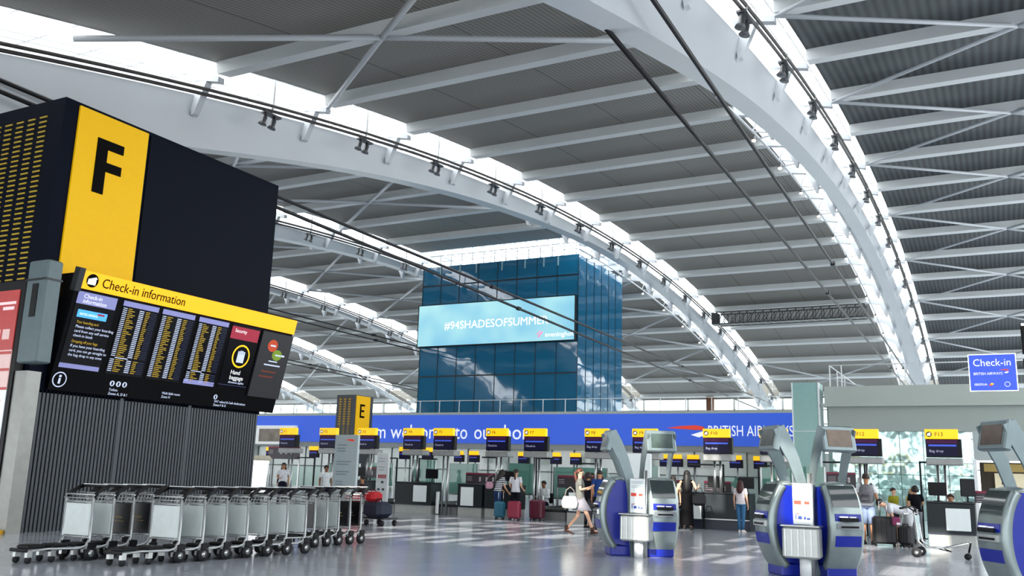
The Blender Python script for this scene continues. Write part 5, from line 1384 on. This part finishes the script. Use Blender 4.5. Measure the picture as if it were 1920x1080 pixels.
# seated staff behind the desks
person('staff person in white shirt and dark hair seated behind the desk beside the ponytailed person', (-14.25,29.6,0.0), math.radians(-20), lean(sit(), 0.12), 1.72, 'brown', ('short','#15110f'), ('#dfe6ea','long'), ('trousers','#1b2233'))
stool(-14.25,29.62,'black office chair under the seated staff member beside the ponytailed person')
person('staff person with dark hair in a white shirt left of the pale notice board', (-21.19,26.0,0), math.radians(60), sub(BASE), 1.62, 'brown', ('short','#15110f'), ('#e2e8ea','short'), ('trousers','#1b2233'), width=1.05)
person('staff person with a hair bun, white blouse and dark skirt near the far left desk', (-24.6,27.6,0), math.radians(40), sub(BASE, lw=(-.12,-.24,1.1), lh=(-.06,-.3,1.12)), 1.68, 'tan', ('bun','#17110e'), ('#e6e8ee','short'), ('longskirt','#1b1b2c'), '#141418')
person('person in dark clothes partly hidden beside the glowing counter', (-27.0,30.3,0), math.radians(20), sub(BASE), 1.64, 'tan', ('long','#3a2320'), ('#2a2230','long'), ('trousers','#1b1b2c'))
person('seated person in dark red, right of the pale notice board', (-19.1,25.4,0), math.radians(-60), sit(), 1.7, 'tan', ('short','#15110f'), ('#3a2028','long'), ('trousers','#15161c'))
stool(-19.1,25.4,'black office chair right of the pale notice board')
person('staff person whose head shows above the notice left of the walking person', (-12.9,30.6,0), 0.2, sub(BASE), 1.62, 'tan', ('short','#231712'), ('#7c2a3c','long'), ('trousers','#1b1b2c'))
# walking person
walk = sub(BASE, pelvis=(0,0,.93), lhip=(-.085,0,.89), lk=(-.085,-.20,.52), la=(-.075,-.34,.12), lt=(-.075,-.49,.09), rhip=(.085,0,.89), rk=(.085,.05,.49), ra=(.08,.34,.15), rt=(.085,.24,.035),
           le=(-.23,-.02,1.15), lw=(-.13,-.25,1.22), lh=(-.06,-.31,1.25), re=(.24,.02,1.14), rw=(.12,-.22,1.17), rh=(.05,-.28,1.2))
wlk = person('person walking in a patterned top, grey skirt and ankle boots with a white bag', (-9.68,22.18,0), math.radians(112), walk, 1.68, 'light', ('pony','#5a2f22'), ('#6a6c68','short'), ('skirt','#85848d'), '#43241c')
t = thing('handbag', 'white quilted handbag on the arm of the walking person', 'bag', (-9.86,21.93,0.66), math.radians(10))
q = MB(); q.ring([oriented_ring((0,0,z),(0,0,1),w,dd,16) for z,w,dd in ((0,.15,.06),(.03,.20,.08),(.16,.215,.085),(.27,.18,.06),(.31,.155,.035))], True).build('bag_body', mat('white_quilt','#dcdcd6',0.5,var=0.22,scale=28), t)
MB().tube([(-.14,0,.28),(-.10,0.03,.46),(.0,.05,.54),(.10,0.03,.46),(.14,0,.28)],.012,6).build('strap', mat('bag_strap_grey','#77746f',0.6), t)
# people behind the middle kiosk pair
person('person in a blue shirt with dark hair behind the left middle kiosk', (-10.3,25.0,0), math.radians(200), lean(sub(BASE),0.15), 1.68, 'tan', ('short','#15110f'), ('#26427f','short'), ('trousers','#15161c'), face=False)
person('person with dark brown hair and black top behind the blue-shirted person', (-10.9,25.6,0), math.radians(160), sub(BASE), 1.62, 'tan', ('bob','#2a1814'), ('#1b1b22','short'), ('trousers','#15161c'), face=False)
# woman in black
person('person with very long black hair in a full-length black dress', (-8.45,27.5,0), math.radians(190), sub(BASE, rw=(.26,-.25,1.08), re=(.26,-.02,1.14), rh=(.26,-.33,1.1), le=(-.27,.0,1.15), lw=(-.3,-.2,1.2), lh=(-.3,-.28,1.25)), 1.76, 'light', ('verylong','#0c0b0d'), ('#08080b','sleeveless'), ('dress','#08080b'), '#101014', face=False)
t = thing('handbag', 'large black handbag hanging beside the person in the black dress', 'bag', (-8.02,27.3,0.72), math.radians(10))
MB().rbox(-0.2,0.2,-0.08,0.08,0,0.36,0.07).build('bag_body', mat('black_leather','#121216',0.4), t); MB().tube([(-.12,0,.34),(-.06,0,.52),(.06,0,.52),(.12,0,.34)],.014,6).build('strap', mat('black_leather','#121216',0.4), t)
person('person with dark hair and cream top left of the person in the black dress', (-8.98,27.8,0), math.radians(200), lean(sub(BASE, rw=(.26,-.25,1.1), rh=(.26,-.33,1.12)),0.08), 1.6, 'light', ('long','#1a1210'), ('#cfc6a4','short'), ('trousers','#1b1b22'), '#1a1a1c', face=False)
person('seated staff person with a red scarf behind the black monitor', (-8.35,30.6,0), math.radians(10), sit(), 1.7, 'tan', ('short','#15110f'), ('#e2e8ea','long'), ('trousers','#1b2233'))
stool(-8.35,30.62,'black office chair of the staff member with the red scarf')
t = thing('scarf', 'red scarf at the neck of the seated staff member', 'scarf', (-8.35,30.55,0.98), 0.17)
MB().ring([oriented_ring((0,0,z),(0,0,1),.075*w,.075*w,12) for z,w in ((0,1.15),(.03,1.25),(.06,1.0))], True).build('loop', mat('scarf_red','#a8202e',0.7), t); MB().rbox(-0.04,0.05,-0.15,-0.09,-0.14,0.03,0.01).build('tail', mat('scarf_red','#a8202e',0.7), t)
person('person with long red hair in a white top and blue jeans facing the desks', (-6.85,27.6,0), math.radians(178), sub(BASE, lk=(-.07,-.02,.5), rk=(.07,-.01,.5), la=(-.06,.02,.09), ra=(.05,.04,.09)), 1.5, 'light', ('long','#3d1512'), ('#dcd5d8','short'), ('jeans','#3d6a92'), '#e6e6e6', face=False)
person('seated staff person with black hair and red neck scarf left of the right kiosk pair', (-6.5,30.4,0), math.radians(30), sit(), 1.72, 'brown', ('bob','#0f0d0e'), ('#171a26','long'), ('trousers','#1b2233'))
stool(-6.5,30.42,'black office chair of the black-haired staff member near the right kiosks')
# people at the right
bp = person('person from behind in a white t-shirt and denim shorts wearing a rucksack', (-3.05,25.35,0), math.radians(178), sub(BASE, le=(-.23,.03,1.13), lw=(-.25,-.1,.93), lh=(-.25,-.13,.85), re=(.23,.03,1.13), rw=(.25,-.12,.94), rh=(.25,-.16,.87)), 1.76, 'tan', ('short','#2a1a12'), ('#e4e6ea','short'), ('shorts','#7f8fae'), '#2a2a2c', face=False)
t = thing('rucksack', 'grey patterned rucksack on the back of the person in denim shorts', 'rucksack', (-3.04,25.16,1.02), math.radians(-2))
q = MB(); q.ring([[(w*math.cos(a), -0.02-dd*math.sin(a) if math.sin(a) > 0 else -0.02-0.02*math.sin(a), z) for a in [2*PI*i/16 for i in range(16)]] for z,w,dd in ((0,.12,.08),(.03,.165,.13),(.2,.18,.16),(.36,.16,.13),(.45,.12,.08),(.47,.05,.03))], True).build('bag_body', mat('rucksack_grey','#6b6c70',0.7,var=0.25,scale=14), t)
MB().rbox(-0.12,0.12,-0.21,-0.13,0.04,0.22,0.04).build('front_pocket', mat('rucksack_dark','#46464c',0.7,var=0.2,scale=14), t)
for e in (-1,1): MB().tube([(e*.09,-.03,.42),(e*.12,.08,.50),(e*.13,.2,.42),(e*.14,.22,.2),(e*.15,.1,.06)],.018,6).build('strap', mat('rucksack_dark','#46464c',0.7), t)
bend = lean(sub(BASE, pelvis=(0,.05,.86), lhip=(-.085,.05,.83), rhip=(.085,.05,.83), lk=(-.1,-.06,.46), rk=(.1,-.02,.46), la=(-.1,.02,.09), ra=(.1,.02,.09)), 1.25, piv=Vector((0,.05,.86)))
for a, sx_ in (('l',-1),('r',1)):
    bend[a+'e'] = Vector((sx_*.2,-.42,.72)); bend[a+'w'] = Vector((sx_*.14,-.46,.62)); bend[a+'h'] = Vector((sx_*.12,-.47,.60))
bend['look'] = Vector((0,-.2,-1))
person('person in a white top bending over the big black suitcase', (-2.12,25.45,0), math.radians(-70), bend, 1.66, 'light', ('short','#1b1411'), ('#d8dce2','short'), ('shorts','#c6cbce'), '#1c1c1e', face=False)
t = thing('purse', 'small magenta purse with a white tag by the bending person', 'bag', (-2.32,24.72,0.52), 0.2)
MB().rbox(-0.1,0.1,-0.05,0.05,0,0.2,0.03).build('bag_body', mat('magenta_cloth','#7d2a55',0.7), t); MB().box(-0.0,0.08,-0.055,-0.05,0.02,0.07).build('tag', WHITE, t)
person('child in an olive yellow shirt with short dark hair', (-2.62,27.6,0), math.radians(60), sub(BASE), 1.42, 'light', ('short','#2a1a14'), ('#8c8a26','short'), ('shorts','#20222c'), '#2a2a2c')
person('person in a pale yellow top between the child and the person in the black dress', (-2.22,28.4,0), math.radians(-30), sub(BASE), 1.42, 'light', ('bob','#b59a62'), ('#cfc782','short'), ('trousers','#9a9480'), '#2a2a2c')
person('person with dark bobbed hair in a black top beside the wide right desk', (-2.05,27.3,0), math.radians(200), sub(BASE, le=(-.22,-.02,1.14), lw=(-.2,-.24,1.1), lh=(-.18,-.32,1.12)), 1.5, 'light', ('bob','#1d1613'), ('#14141a','short'), ('trousers','#8f959c'), '#1c1c1e', face=False)
person('person with black hair behind the rightmost kiosk', (0.15,28.6,0), math.radians(40), sub(BASE), 1.72, 'brown', ('short','#0f0d0e'), ('#3a3f4a','short'), ('trousers','#15161c'))
person('staff person seated behind the wide right desk monitor', (-1.2,27.6,0), math.radians(-10), sit(), 1.72, 'tan', ('short','#3a2418'), ('#5c7f86','short'), ('trousers','#1b2233'))
stool(-1.2,27.62,'black office chair behind the wide right desk')
person('person with a black and white hat-like headband behind the right kiosk pair, in red sandals', (-2.95,20.6,0), math.radians(150), sub(BASE), 1.58, 'light', ('cap','#1c1a1a'), ('#d9d4d6','short'), ('trousers','#c9c4c0'), '#a32a2a', face=False)
